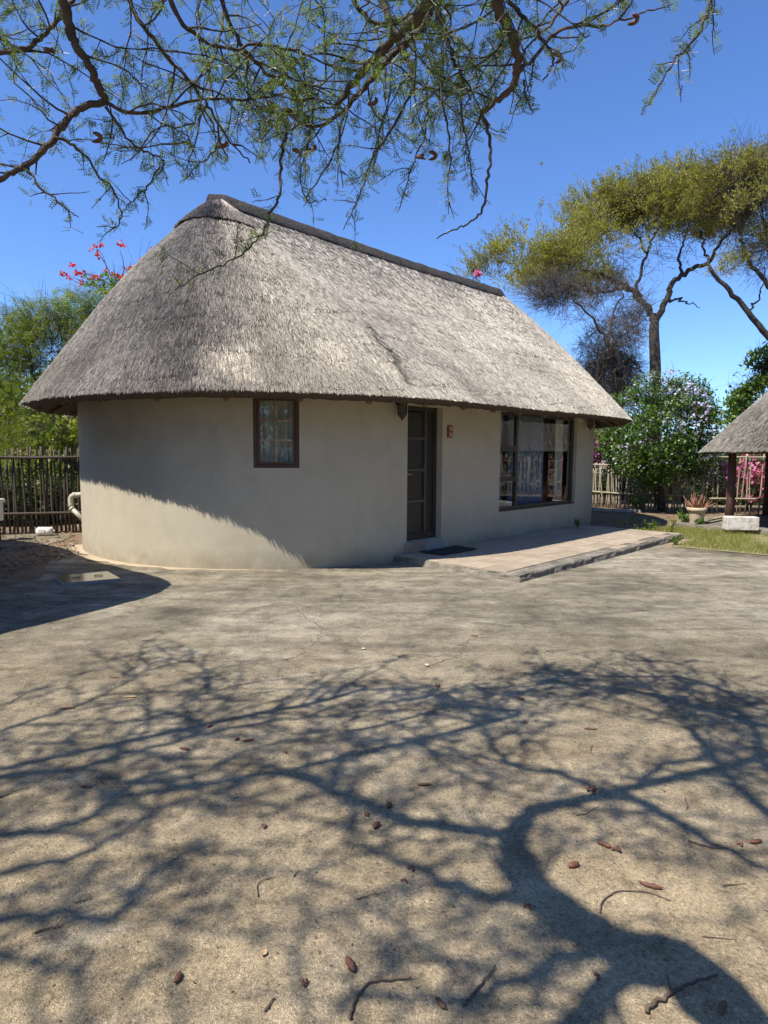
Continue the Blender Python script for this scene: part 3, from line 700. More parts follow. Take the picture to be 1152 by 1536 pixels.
def roof_disp(s, v):
    d = 0.05*(fbm(s*0.8, v*5, 51, 3) - 0.5) + 0.022*(fbm(s*5, v*24, 53, 3) - 0.5)
    cv = v*9.5 + 1.1*fbm(s*0.6, v*0 + 3, 57, 3); saw = cv - np.floor(cv); d = d + 0.009*(1 - saw)*(0.3 + fbm(s*0.9, v*6, 58, 2))
    d = d - 0.06*np.exp(-(segdist(s, v, RIP)/0.07)**2)
    for c_ in CRACKS: d = d - 0.012*np.exp(-(segdist(s, v, c_)/0.03)**2)
    return d
def build_roof():
    nS, nV = 620, 90
    s = np.linspace(-PI*HR, PER - PI*HR, nS, endpoint=False); v = np.linspace(0, 1, nV)
    Sg, Vg = np.meshgrid(s, v); P, _, _ = roof_xyz(Sg, Vg)
    dS = (np.roll(P, -1, 1) - np.roll(P, 1, 1)); dV = np.gradient(P, axis=0)
    nrm = np.cross(dS, dV); nrm /= np.linalg.norm(nrm, axis=2, keepdims=True) + 1e-9
    P = P + nrm*(roof_disp(Sg, Vg)*np.clip((1 - Vg)*6, 0, 1))[..., None]
    tint = tint_of(Sg, Vg)
    # cut edge and underside
    def ring(w, z): return np.c_[wpos(s, np.full(nS, w)), np.full(nS, z)]
    rag = 0.03*(fbm(s*9, s*0, 61, 3) - 0.5)
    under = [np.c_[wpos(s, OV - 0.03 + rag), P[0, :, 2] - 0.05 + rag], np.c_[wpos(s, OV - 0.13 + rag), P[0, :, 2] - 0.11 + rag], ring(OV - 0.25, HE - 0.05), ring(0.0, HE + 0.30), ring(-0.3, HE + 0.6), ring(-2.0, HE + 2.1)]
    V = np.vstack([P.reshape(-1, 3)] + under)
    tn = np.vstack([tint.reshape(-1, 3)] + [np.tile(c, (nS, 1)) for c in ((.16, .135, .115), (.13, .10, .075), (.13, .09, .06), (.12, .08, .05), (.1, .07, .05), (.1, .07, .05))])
    i = np.arange(nS); j = (i + 1) % nS; Q = []
    for r in range(nV - 1): Q.append(np.stack([r*nS + i, r*nS + j, (r+1)*nS + j, (r+1)*nS + i], 1))
    b0 = nV*nS; Q.append(np.stack([b0 + i, b0 + j, j, i], 1))
    for r in range(5): Q.append(np.stack([b0 + (r+1)*nS + i, b0 + (r+1)*nS + j, b0 + r*nS + j, b0 + r*nS + i], 1))
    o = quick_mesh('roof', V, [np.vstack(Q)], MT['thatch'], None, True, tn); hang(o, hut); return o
roof = build_roof()
REED_V = [[-0.5, 0, -0.2], [0.5, 0, -0.2], [0, 0, 0.75], [-0.42, 1, -0.35], [0.42, 1, -0.35], [0, 1, 0.55]]
REED_Q = [[0, 2, 5, 3], [2, 1, 4, 5], [3, 5, 4, 4]]
def reeds(n, smin, smax, v_of, length, wid, lift, name, root, seedv=None, spread=0.10, sfun=roof_xyz, tfun=None, dfun=roof_disp, below=0.0):
    g = RG
    s = g.uniform(smin, smax, n); v = v_of(n)
    eps = 0.004
    P, _, _ = sfun(s, v); Pu, _, _ = sfun(s, v + eps); Ps, _, _ = sfun(s + 0.02, v)
    dn = P - Pu; dn /= np.linalg.norm(dn, axis=1, keepdims=True) + 1e-9
    sd_ = Ps - P; sd_ /= np.linalg.norm(sd_, axis=1, keepdims=True) + 1e-9
    nr_ = np.cross(dn, sd_); nr_ *= np.sign(nr_[:, 2:3] + 1e-9); sd_ = np.cross(dn, nr_)
    if dfun is not None: P = P + nr_*(dfun(s, v)*np.clip((1 - v)*6, 0, 1))[:, None]
    ax = dn + sd_*g.normal(0, spread, (n, 1)) + nr_*(lift*g.uniform(0.2, 1.6, (n, 1)))
    ax /= np.linalg.norm(ax, axis=1, keepdims=True)
    ln = length*g.uniform(0.55, 1.4, n); wd = wid*g.uniform(0.6, 1.5, n)
    side = np.cross(ax, nr_); side /= np.linalg.norm(side, axis=1, keepdims=True); up = np.cross(side, ax)
    tv = np.array(REED_V)
    V = (P[:, None] + tv[None, :, 0:1]*side[:, None]*wd[:, None, None] + (tv[None, :, 1:2] - 0.35)*ax[:, None]*ln[:, None, None] + tv[None, :, 2:3]*up[:, None]*wd[:, None, None])
    base = np.arange(n)*6
    q1 = np.stack([base, base+2, base+5, base+3], 1); q2 = np.stack([base+2, base+1, base+4, base+5], 1); t1 = np.stack([base+3, base+5, base+4], 1)
    tn = (tfun or tint_of)(s, v)*1.18
    o = quick_mesh(name, V.reshape(-1, 3), [np.vstack([q1, q2]), t1], MT['reed'], None, False, np.repeat(tn, 6, 0)); hang(o, root); o['kind'] = 'stuff'
    return o
sL, sR = -PI*HR*0.78, HL + HR*1.35
# front and ends dense, hidden back thinner
reeds(165000, sL, sR, lambda n: 1 - np.sqrt(RG.uniform(0.0, 1, n)) * 1.0, 0.105, 0.0085, 0.065, 'thatch_reed', roof, spread=0.15)
reeds(26000, sL, sR, lambda n: RG.uniform(0.006, 0.14, n), 0.10, 0.010, 0.08, 'thatch_reed', roof, spread=0.10)
reeds(16000, sR, PER + sL, lambda n: 1 - np.sqrt(RG.uniform(0.0, 1, n)), 0.24, 0.018, 0.13, 'thatch_reed', roof)
# shaggy fringe hanging off the eave
def fringe_v(n): return RG.uniform(-0.006, 0.006, n)
reeds(16000, -PI*HR, PER - PI*HR, fringe_v, 0.045, 0.010, -0.10, 'thatch_fringe', roof, spread=0.10)
# ridge capping: rough mortar hood, sagging a little
def ridge_cap():
    n = 90; t = np.linspace(T1 - 0.20, T2 + 0.05, n); k = 11; V = []
    for i, tt in enumerate(t):
        u = (tt - T1)/(T2 - T1); c = HC + HD*tt; z = ZR - 0.05*math.sin(PI*np.clip(u, 0, 1)) - (0.06*max(0, 1 - i/3.0)) + 0.01
        sc = 1 - 0.25*max(0, 1 - i/3.0)
        for a in np.linspace(-1, 1, k):
            w = a*0.25*sc*(1 + 0.18*(fbm(np.array([tt*3.1 + 7*(a > 0)]), np.array([0.0]), 71)[0] - 0.5)); 
            dz = 0.10 - 0.27*abs(a)**1.5 + 0.05*(fbm(np.array([tt*4.0]), np.array([a*3 + 9]), 73)[0] - 0.5)
            p = c + HN*w; V.append([p[0], p[1], z + dz])
        for a in np.linspace(1, -1, 3):
            p = c + HN*a*0.24*sc; V.append([p[0], p[1], z - 0.26 + 0.10*(1 - abs(a))])
    kk = k + 3; Q = []
    for i in range(n - 1):
        for j in range(kk): Q.append([i*kk + j, i*kk + (j+1) % kk, (i+1)*kk + (j+1) % kk, (i+1)*kk + j])
    mb = MB(); V = np.array(V); mb.add(V, Q)
    for i, fl in ((0, 1), (n - 1, 0)):
        c = V[i*kk:(i+1)*kk].mean(0); ring = V[i*kk:(i+1)*kk]
        mb.add(np.vstack([ring, c]), None, [[j, (j+1) % kk, kk] if not fl else [(j+1) % kk, j, kk] for j in range(kk)])
    return part(mb, 'ridge_cap', MT['ridge'], roof, True)
ridge_cap()
# collar of newer, darker thatch wrapped round the top of the hip
def collar_tint(s, v):
    t = 0.20 + 0.24*fbm(s*2, v*20, 81, 3) + 0.75*np.clip((v - 0.90)/0.06, 0, 1)*(fbm(s*1.2, v*8, 83, 2) > 0.5)
    return t[..., None]*np.array([0.42, 0.36, 0.31])
def collar_xyz(s, v): P, a, b = roof_xyz(s, v, 0.05); return P, a, b
reeds(9000, -PI*HR*0.80, -0.55, lambda n: 0.815 + 0.14*RG.random(n)**1.6, 0.26, 0.011, 0.06, 'thatch_collar', roof, spread=0.14, sfun=collar_xyz, tfun=collar_tint, dfun=None)
# gum-pole rafters showing under the eave
for i in range(40):
    s = -PI*HR + PER*i/40
    a = wpos(np.array(s), np.array(OV - 0.22)); b = wpos(np.array(s), np.array(-0.2))
    mb = MB(); mb.tube([np.r_[a, HE - 0.10], np.r_[b, HE + 0.40]], 0.045, 7); part(mb, 'rafter', MT['rafter'], roof, True)

# ------------------------------------------------------------------ things on and around the hut
def curtain(name, label, s0, s1, z0, z1, w, folds, m, amp=0.022, flare=0.0, seed=1):
    n, k = folds*10, 14; s = np.linspace(s0, s1, n); V = []
    for z in np.linspace(z0, z1, k):
        u = (z1 - z)/(z1 - z0)
        wob = amp*(0.5 + 0.5*u)*np.sin(np.linspace(0, folds*2*PI, n) + 1.2*np.sin(s*7 + seed) + 0.3*u) + 0.01*(fbm(s*6, s*0 + u*2, seed) - 0.5)
        p = wpos(s + flare*u*(s - s0), w + wob); V.append(np.c_[p, np.full(n, z - 0.004*np.sin(s*40)*(u > 0.99))])
    V = np.vstack(V); V2 = V.copy(); V2[:, :2] -= HN*0.003
    i = np.arange(n - 1); Q = np.vstack([np.stack([r*n + i, r*n + i + 1, (r+1)*n + i + 1, (r+1)*n + i], 1) for r in range(k - 1)])
    o = quick_mesh(name, np.vstack([V, V2]), [np.vstack([Q, Q[:, ::-1] + len(V)])], m, None, True)
    return tag(o, label, 'curtain', 'curtains behind the cottage windows')
curtain('curtain', 'grey gathered curtain behind the left half of the small six pane window', -2.72, -2.44, 1.40, 2.50, -0.16, 5, MT['curtain'], 0.018, 0, 2)
curtain('curtain', 'grey gathered curtain behind the right half of the small six pane window', -2.42, -2.13, 1.40, 2.50, -0.16, 4, MT['curtain'], 0.018, 0, 5)
curtain('curtain', 'bluish sheer curtain bunched at the left of the wide window', 2.34, 2.78, 0.66, 2.47, -0.26, 5, MT['sheer'], 0.025, 0.02, 3)
curtain('curtain', 'bluish sheer curtain hanging in the middle of the wide window', 3.0, 4.35, 0.64, 2.47, -0.27, 12, MT['sheer'], 0.030, 0.01, 4)
curtain('curtain', 'narrow dim curtain at the right end of the wide window', 4.9, 5.28, 0.64, 2.47, -0.30, 4, MT['curtain'], 0.03, 0, 6)

lglass = glass_mat('lantern_glass', (0.55, 0.56, 0.52))
def lantern(s, ztop, label):
    base = wall_pt(s, 0.12, ztop - 0.15); r = thing('wall_lantern', label, 'lantern', base, 'carriage lanterns under the eave')
    c = np.array(base); k = 6; an = np.linspace(0, 2*PI, k, endpoint=False) + 0.3
    def ring(rad, z): return np.stack([c[0] + rad*np.cos(an), c[1] + rad*np.sin(an), np.full(k, z)], 1)
    zt, zb = ztop, ztop - 0.23
    mb = MB(); mb.lathe([(0.002, 0.10), (0.03, 0.085), (0.045, 0.04), (0.095, 0.0), (0.095, -0.012), (0.002, -0.012)], (c[0], c[1], zt), 6); part(mb, 'cap', MT['iron'], r)
    for a, b in zip(ring(0.082, zt - 0.012), ring(0.068, zb)):
        mb = MB(); mb.tube([a, b], 0.007, 5); part(mb, 'bar', MT['iron'], r)
    A, B = ring(0.076, zt - 0.014), ring(0.062, zb + 0.002); mb = MB(); j = np.arange(k)
    mb.add(np.vstack([A, B]), np.stack([j, j + k, (j+1) % k + k, (j+1) % k], 1)); part(mb, 'glass', lglass, r)
    mb = MB(); mb.lathe([(0.002, 0.0), (0.074, 0.0), (0.074, -0.014), (0.05, -0.055), (0.022, -0.078), (0.014, -0.085), (0.020, -0.098), (0.002, -0.112)], (c[0], c[1], zb), 6); part(mb, 'base', MT['iron'], r)
    mb = MB(); mb.lathe([(0.012, 0), (0.012, 0.12), (0.002, 0.125)], (c[0], c[1], zb), 8); part(mb, 'candle_tube', MT['cream'], r)
    q = wall_pt(s, 0.004, zt + 0.02); mb = MB(); mb.tube(smoothpoly([q, (q + c)/2 + [0, 0, 0.13 - (ztop - 0.15 - zt)*0], [c[0], c[1], zt + 0.10]], 8), 0.009, 6); part(mb, 'bracket', MT['iron'], r)
    mb = MB(); on_wall(mb, s - .035, s + .035, zt - .10, zt + .08, 0.001, 0.014); part(mb, 'back_plate', MT['iron'], r)
lantern(-0.52, 2.53, 'black carriage lantern hanging under the eave left of the front door')
lantern(5.74, 2.56, 'black carriage lantern at the far right corner of the cottage wall')

# plaque with two pale marks beside the door
pq = thing('door_plaque', 'small reddish brown wooden plaque fixed to the wall right of the door', 'plaque', wall_pt(0.745, 0, 1.96))
mb = MB(); on_wall(mb, 0.685, 0.81, 1.955, 2.155, 0.001, 0.022); part(mb, 'backboard', MT['plaque'], pq)
for z0, z1 in ((1.967, 2.048), (2.058, 2.143)):
    mb = MB(); on_wall(mb, 0.70, 0.795, z0, z1, 0.0225, 0.030); part(mb, 'tile', MT['plaque_tile'], pq)
def stroke(pts, w=0.005):
    mb = MB(); P = [wall_pt(0.70 + x*0.095, 0.0315, z) for x, z in pts]; mb.tube(P, w, 4); part(mb, 'pale_mark', MT['cream'], pq)
stroke([(0.42, 2.072), (0.52, 2.100), (0.46, 2.13)]); stroke([(0.52, 2.100), (0.66, 2.108)]); stroke([(0.50, 2.132), (0.60, 2.126)])
stroke([(0.35, 1.985), (0.55, 1.990), (0.62, 2.018), (0.48, 2.034), (0.38, 2.014), (0.58, 2.010)]); stroke([(0.66, 1.98), (0.7, 2.0)])

# door mat
mb = MB(); n1, n2 = 14, 9
def matpt(i, j, dz):
    t, w = -0.13 + 0.92*i/n1, 0.115 + 0.46*j/n2
    p = tw(t, w); z = PZ + 0.004 + 0.016*abs(i/n1 - .5)**3*4 + 0.004*math.sin(i*1.3 + j) + dz + 0.004
    return [p[0], p[1], z]
V = [matpt(i, j, 0.012) for i in range(n1+1) for j in range(n2+1)]; V2 = [matpt(i, j, 0.0) for i in range(n1+1) for j in range(n2+1)]
Q = []; m_ = n2 + 1; T_ = len(V)
for i in range(n1):
    for j in range(n2): Q.append([i*m_+j, (i+1)*m_+j, (i+1)*m_+j+1, i*m_+j+1]); Q.append([T_+i*m_+j+1, T_+(i+1)*m_+j+1, T_+(i+1)*m_+j, T_+i*m_+j])
edge = [i*m_ for i in range(n1+1)] + [n1*m_ + j for j in range(1, n2+1)] + [i*m_ + n2 for i in range(n1-1, -1, -1)] + [j for j in range(n2-1, 0, -1)]
for a_, b_ in zip(edge, edge[1:] + edge[:1]): Q.append([b_, a_, T_+a_, T_+b_])
mb.add(V + V2, Q); dm = thing('doormat', 'dark flat doormat lying on the patio in front of the door step', 'doormat', matpt(7, 4, 0)); part(mb, 'mat', MT['rubber'], dm)
mb = MB()
for w in (0.20, 0.29, 0.38, 0.47):
    mb.tube([matpt(i*n1/6, (w - .115)/.46*n2, 0.013) for i in range(7)], 0.006, 5)
part(mb, 'rib', MT['rubber'], dm)

# steel cover lying on the courtyard
cv = thing('drain_cover', 'polished metal cover plate lying on the concrete left of the cottage', 'cover', gnd(130, 870))
c4 = [gnd(94, 880), gnd(183, 872), gnd(163, 860.5), gnd(82, 868.5)]
mb = MB(); mb.box8(np.array([[p[0], p[1], 0.004] for p in c4] + [[p[0], p[1], 0.034] for p in c4])); part(mb, 'frame', MT['stone_grey'], cv)
cc = sum(c4)/4; ci = [cc + (p - cc)*0.95 for p in c4]
mb = MB(); mb.box8(np.array([[p[0], p[1], 0.030] for p in ci] + [[p[0], p[1], 0.041] for p in ci])); part(mb, 'plate', MT['steel'], cv)
for u in (0.3, 0.7):
    p = c4[0]*(1-u)*.5 + c4[1]*u*.5 + c4[3]*(1-u)*.5 + c4[2]*u*.5
    mb = MB(); mb.tube([[p[0]-.05, p[1]-.01, .043], [p[0]-.045, p[1]-.01, .052], [p[0]+.045, p[1]+.01, .052], [p[0]+.05, p[1]+.01, .043]], 0.006, 6); part(mb, 'lift_ring', MT['iron'], cv)

# white container lying by the left fence
p = gnd(68, 804); wc = thing('plastic_container', 'white plastic container lying on its side before the left pole fence', 'container', p)
mb = MB(); L_, r_ = 0.30, 0.085
an = np.linspace(0, 2*PI, 12, endpoint=False); V = []; prof = [(-.5, .35), (-.47, .8), (-.38, 1), (.30, 1), (.42, .88), (.49, .62), (.5, .3)]
for t_, k_ in prof:
    for a_ in an:
        e1, e2 = np.sign(math.cos(a_))*abs(math.cos(a_))**.6, np.sign(math.sin(a_))*abs(math.sin(a_))**.6
        V.append([p[0] + t_*L_, p[1] + e1*r_*1.15*k_ + 0.1*t_*L_, 0.012 + r_ + e2*r_*k_])
Q = [[i*12+j, i*12+(j+1) % 12, (i+1)*12+(j+1) % 12, (i+1)*12+j] for i in range(6) for j in range(12)]
V += [[p[0]-L_*.5, p[1]-.015, .012+r_], [p[0]+L_*.5, p[1]+.015, .012+r_]]
mb.add(V, Q, [[84, (j+1) % 12, j] for j in range(12)] + [[85, 72+j, 72+(j+1) % 12] for j in range(12)]); part(mb, 'body', MT['white'], wc, True)
mb = MB(); mb.tube([[p[0]+.15, p[1]+.016, .10], [p[0]+.185, p[1]+.02, .10]], 0.024, 10); part(mb, 'cap', MT['pvc'], wc)
mb = MB(); mb.box((p[0]-.02, p[1]-.108, .115), (.11, .008, .07), .1); part(mb, 'label_panel', MT['cream'], wc)
# white fitting at the left edge, on a dark post
p = gnd(-4, 812); sk = thing('utility_box', 'white boxed fitting with a wider cap on a dark post at the left fence', 'utility box', p)
mb = MB(); mb.box((p[0]-.02, p[1], .56), (.20, .20, .34)); part(mb, 'box', MT['white'], sk)
mb = MB(); mb.box((p[0]-.02, p[1], .765), (.27, .27, .07)); o = part(mb, 'lid', MT['white'], sk); bv = o.modifiers.new('b', 'BEVEL'); bv.width = .02; bv.segments = 3
mb = MB(); mb.box((p[0]-.02, p[1], .195), (.12, .12, .39)); part(mb, 'post', MT['iron'], sk)

# ------------------------------------------------------------------ pole fences
def pole_mesh(h, r, m, seed, k=6):
    g = random.Random(seed); mb = MB()
    bx, by = g.uniform(-.03, .03), g.uniform(-.03, .03)
    pts = [[bx*math.sin(u*PI*g.uniform(.8, 1.4)) + g.uniform(-.006, .006), by*math.sin(u*PI) + g.uniform(-.006, .006), h*u] for u in np.linspace(0, 1, 6)]
    mb.tube(pts, [r*1.12, r*g.uniform(.95, 1.15), r*g.uniform(.9, 1.1), r, r*g.uniform(.8, 1), r*.85], k)
    o = mb.build('pole', m, None, True); me = o.data; bpy.data.objects.remove(o); return me
def fence(label, a, b, spacing, h, rails, m, rad=0.018, skip=0.0, posts=(), jit=0.03, tilt=0.02, hj=0.12, railr=0.028, railm=None, post_h=None):
    a, b = np.array(a, float), np.array(b, float); d_ = b - a; L_ = np.hypot(*d_); d_ /= L_; nrm = np.array([d_[1], -d_[0]])
    f = thing('pole_fence', label, 'fence', (*(a + b)/2, 0)); c = np.r_[(a + b)/2, 0]
    ms = [pole_mesh(h*(1 + q), rad*rnd.uniform(.8, 1.25), m, rnd.random()) for q in np.linspace(-hj, hj*.6, 7)]
    x = rnd.uniform(0, spacing)
    while x < L_:
        if rnd.random() > skip:
            o = bpy.data.objects.new('pole', rnd.choice(ms)); COL.objects.link(o); o.parent = f
            q = a + d_*(x + rnd.uniform(-jit, jit)*.5) + nrm*rnd.uniform(-.006, .006)
            o.location = (q[0] - c[0], q[1] - c[1], rnd.uniform(-.05, 0)); o.rotation_euler = (rnd.gauss(0, tilt), rnd.gauss(0, tilt), rnd.uniform(0, 6.28))
        x += spacing*rnd.uniform(.75, 1.3)
    for z in rails:
        mb = MB(); n = max(3, int(L_/0.8)); P = [np.r_[a + d_*L_*u - nrm*-.0 + nrm*(rad + railr + .004), z + rnd.uniform(-.015, .015)] for u in np.linspace(-.01, 1.01, n)]
        mb.tube(smoothpoly(P, n*3), [railr*rnd.uniform(.88, 1.12) for _ in range(n*3)], 7); part(mb, 'rail', railm or m, f, True)
    for u in posts:
        q = a + d_*L_*u + nrm*(-.07); mb = MB(); hh = (post_h or h)*1.04
        mb.tube([np.r_[q, -.05], np.r_[q + rnd.uniform(-.01, .01), hh*.5], np.r_[q + rnd.uniform(-.015, .015), hh]], [.062, .058, .052], 9); part(mb, 'post', m, f, True)
    return f
fl0, fl1 = gnd(0, 803)[:2], gnd(115, 799)[:2]; fd = (fl1 - fl0)/np.hypot(*(fl1 - fl0))
fence('dark weathered pole fence running behind the left end of the cottage', fl0 - fd*2.4, fl1 + fd*2.2, 0.074, 1.78, (0.42, 1.57), MT['dark_pole'], 0.022, 0.03, (0.2, .97), hj=.03, tilt=.012)
A_, B_, C_, D_ = gnd(860, 757)[:2], gnd(962, 766)[:2], gnd(1056, 770)[:2], gnd(1190, 772)[:2]
fence('sun bleached pole fence between the cottage corner and the flowering bush', A_, B_, 0.078, 1.40, (0.48, 1.36), MT['pole'], 0.024, .02, (0.99,), tilt=.045, hj=.10, post_h=1.45)
fence('dense low pole fence panel behind the flowering bush trunk', B_ + (C_ - B_)*.03, C_ - (C_-B_)*.02, 0.082, 1.36, (0.50, ), MT['pole'], 0.022, .05, (0.98,), tilt=.03, hj=.12, post_h=1.86)
fence('sparse pole fence with gaps in front of the pink bougainvillea', C_ + (D_ - C_)*.03, D_, 0.125, 1.78, (0.44, 1.62), MT['pole'], 0.020, .10, (), tilt=.03, hj=.07)
# low kerb at the foot of the right fence
ka, kb = gnd(888, 766)[:2], gnd(962, 768.5)[:2]; mb = MB(); dd = (kb - ka); ang = math.atan2(dd[1], dd[0])
mb.box((*(ka + kb)/2, .03), (np.hypot(*dd), .10, .09), ang); tag(mb.build('kerb', MT['whitewash']), 'low pale kerb lying at the foot of the bleached fence', 'kerb')

# ------------------------------------------------------------------ thatched shelter on the right
LC, LR, LHE, LZR = np.array([11.0, 14.45]), 3.5, 1.83, 4.65
def lapa_xyz(s, v, lift=0.0):
    a = s/LR; r = LR*(1 - v)
    z = LHE + 0.03*(fbm(np.asarray(s)*.6, np.asarray(s)*0, 91) - .5) + (LZR - LHE)*(v + 0.10*np.sin(PI*np.clip(v, 0, 1))) + lift
    return np.stack([LC[0] + r*np.cos(a), LC[1] + r*np.sin(a), z], -1), s, s*0
def lapa_tint(s, v): return (0.37*(0.6 + 0.75*fbm(s*.9, v*5, 95, 4)))[..., None]*np.array([.43, .387, .318])
shel = thing('thatched_shelter', 'open thatched shelter on dark posts at the right edge behind the lawn', 'shelter', (*LC, 0))
def lapa_roof():
    nS, nV = 160, 30; s = np.linspace(0, 2*PI*LR, nS, endpoint=False); v = np.linspace(0, .995, nV); Sg, Vg = np.meshgrid(s, v); P, _, _ = lapa_xyz(Sg, Vg)
    P[..., 2] += .03*(fbm(Sg*1.5, Vg*9, 97, 3) - .5)
    def ring(r, z): return np.stack([LC[0] + r*np.cos(s/LR), LC[1] + r*np.sin(s/LR), np.full(nS, z)], 1)
    U = [ring(LR - .04, LHE - .06), ring(LR - .16, LHE - .11), ring(LR - .45, LHE + .08), ring(.4, LZR - .45)]
    V = np.vstack([P.reshape(-1, 3)] + U); tn = np.vstack([lapa_tint(Sg, Vg).reshape(-1, 3)] + [np.tile((.14, .1, .07), (nS, 1))]*4)
    i = np.arange(nS); j = (i+1) % nS; Q = [np.stack([r*nS+i, r*nS+j, (r+1)*nS+j, (r+1)*nS+i], 1) for r in range(nV-1)]
    b0 = nV*nS; Q.append(np.stack([b0+i, b0+j, j, i], 1))
    for r in range(3): Q.append(np.stack([b0+(r+1)*nS+i, b0+(r+1)*nS+j, b0+r*nS+j, b0+r*nS+i], 1))
    o = quick_mesh('roof', V, [np.vstack(Q)], MT['thatch'], None, True, tn); hang(o, shel); return o
lr = lapa_roof()
reeds(30000, 0, 2*PI*LR, lambda n: 1 - np.sqrt(RG.uniform(0.0002, 1, n)), 0.15, 0.012, 0.10, 'thatch_reed', lr, sfun=lapa_xyz, tfun=lapa_tint, dfun=None)
reeds(5000, 0, 2*PI*LR, lambda n: RG.uniform(-.01, .006, n), 0.10, 0.012, -0.08, 'thatch_fringe', lr, spread=.2, sfun=lapa_xyz, tfun=lapa_tint, dfun=None)
for px, py in ((8.05, 14.95), (10.15, 17.05), (8.75, 12.55), (12.2, 17.0), (13.6, 13.6), (11.6, 11.7)):
    mb = MB(); mb.tube([[px, py, 0], [px+.01, py, .9], [px-.005, py+.01, 2.1]], [.095, .088, .082], 12); part(mb, 'post', MT['post'], shel, True)
for i in range(26):
    a = 2*PI*i/26; mb = MB(); ca, sa = math.cos(a), math.sin(a)
    mb.tube([[LC[0]+(LR-.2)*ca, LC[1]+(LR-.2)*sa, LHE-.03], [LC[0]+.3*ca, LC[1]+.3*sa, LZR-.55]], .035, 6); part(mb, 'rafter', MT['rafter'], shel, True)
mb = MB(); an = np.linspace(0, 2*PI, 25); mb.tube(np.stack([LC[0]+2.95*np.cos(an), LC[1]+2.95*np.sin(an), np.full(25, 2.1)], 1), .05, 7); part(mb, 'ring_beam', MT['rafter'], shel, True)
# raised floor of the shelter
mb = MB(); fp = [tw(7.63, 1.30), tw(7.52, 3.4), tw(7.4, 6.5), tw(12.5, 8), tw(14, 5), tw(12.5, 2.6), tw(9.5, 1.2)]; n = len(fp)
V = [[*p, -.02] for p in fp] + [[*p, .085] for p in fp]; me = bpy.data.meshes.new('shelter_floor')
me.from_pydata(V, [], [list(range(n, 2*n))] + [[i, (i+1) % n, (i+1) % n + n, i+n] for i in range(n)]); me.materials.append(MT['slab_side']); me.polygons.foreach_set('use_smooth', np.zeros(len(me.polygons), bool))
o = bpy.data.objects.new('floor', me); COL.objects.link(o); o['kind'] = 'structure'
# whitewashed block
p = gnd(1114, 796, .085); blk = MB(); blk.box((p[0], p[1] + .1, .085 + .15), (.66, .26, .29), -.10)
o = tag(blk.build('concrete_block', MT['whitewash']), 'whitewashed concrete block at the foot of the shelter post', 'block'); bv = o.modifiers.new('b', 'BEVEL'); bv.width = .018; bv.segments = 2
# plank
a_, b_ = gnd(1058, 785, .1), gnd(1093, 776, .12); mb = MB(); dd = b_ - a_; mb.box((a_ + b_)/2 + [0, 0, .05], (np.hypot(dd[0], dd[1]), .10, .035), math.atan2(dd[1], dd[0])); tag(mb.build('plank', MT['pole']), 'bare wooden plank on the ground between the pot and the white block', 'plank')
# pot with an aloe
pp = gnd(1044, 789.5); pot = MB(); sc_ = .36
pot.lathe([(0.001, 0.0), (0.129, 0.0), (0.132, 0.012), (0.185, 0.324), (0.193, 0.36), (0.222, 0.366), (0.226, 0.45), (0.199, 0.454), (0.185, 0.408), (0.001, 0.396)], pp, 24)
po = thing('plant_pot', 'pale tapered clay pot standing beside the shelter floor', 'pot', pp); part(pot, 'pot', MT['terracotta'], po, True)
mb = MB(); mb.lathe([(.001, .414), (.1, .414), (.186, .405)], pp, 20); part(mb, 'soil', MT['soil'], po)
al = thing('aloe_plant', 'reddish aloe with upcurved pointed leaves growing in the clay pot', 'plant', pp + [0, 0, .345])
for i in range(24):
    a = i*2.4; e = rnd.uniform(.25, 1.25); ln = rnd.uniform(.26, .42)
    n = 6; P = []
    for u in np.linspace(0, 1, n):
        r_ = ln*u*math.cos(e*(.6 + .55*u)); P.append([pp[0] + math.cos(a)*(r_ + .02), pp[1] + math.sin(a)*(r_ + .02), .414 + ln*u*math.sin(min(1.5, e*(.6 + .7*u)))])
    mb = MB(); mb.tube(P, [.026, .028, .024, .018, .010, .002], 6); part(mb, 'leaf', MT['aloe'], al, True)

# ------------------------------------------------------------------ off-frame neighbour whose roof shades the left of the courtyard
KZ = 3.0
shp = [(-60, 806), (40, 813), (95, 823), (125, 836), (182, 852), (234, 865), (256, 876), (242, 888), (208, 900), (100, 928), (0, 953), (-90, 985), (-200, 1030)]
out = np.array([gnd(*p)[:2] for p in shp]) + np.array([KX, KY])*KZ
out = np.vstack([out, [out[-1] + [-4.5, 0.5]], [out[0] + [-4.0, -2.0]]])
out = smoothpoly(np.vstack([out, out[:1]]), 90)[:-1]
nb = thing('thatched_hut', 'neighbouring thatched cottage just beyond the left edge of the courtyard', 'house', (*out.mean(0), 0))
def loop_roof(out, z0, z1, root):
    n = len(out); c = out.mean(0); V = []
    ks = [(1.0, z0), (.55, z0 + (z1-z0)*.5), (.08, z1), (.08, z1 - .3), (.95, z0 - .16), (.985, z0 - .08)]
    for k, z in ks: V.append(np.c_[c + (out - c)*k, np.full(n, z)])
    V[0][:, :2] += .025*(RG.random((n, 2)) - .5)
    i = np.arange(n); j = (i+1) % n; Q = np.vstack([np.stack([r*n+i, r*n+j, ((r+1) % 6)*n+j, ((r+1) % 6)*n+i], 1) for r in range(6)])
    V = np.vstack(V); o = quick_mesh('roof', V, [Q], MT['thatch'], None, True, np.tile((.24, .21, .18), (len(V), 1))); hang(o, root)
loop_roof(out, KZ, KZ + 1.7, nb)
c = out.mean(0); inn = c + (out - c)*.72; n = len(inn); i = np.arange(n); j = (i+1) % n
o = quick_mesh('wall', np.vstack([np.c_[inn, np.full(n, -.02)], np.c_[inn, np.full(n, KZ + .25)]]), [np.stack([i, j, j+n, i+n], 1)], MT['plaster']); hang(o, nb)

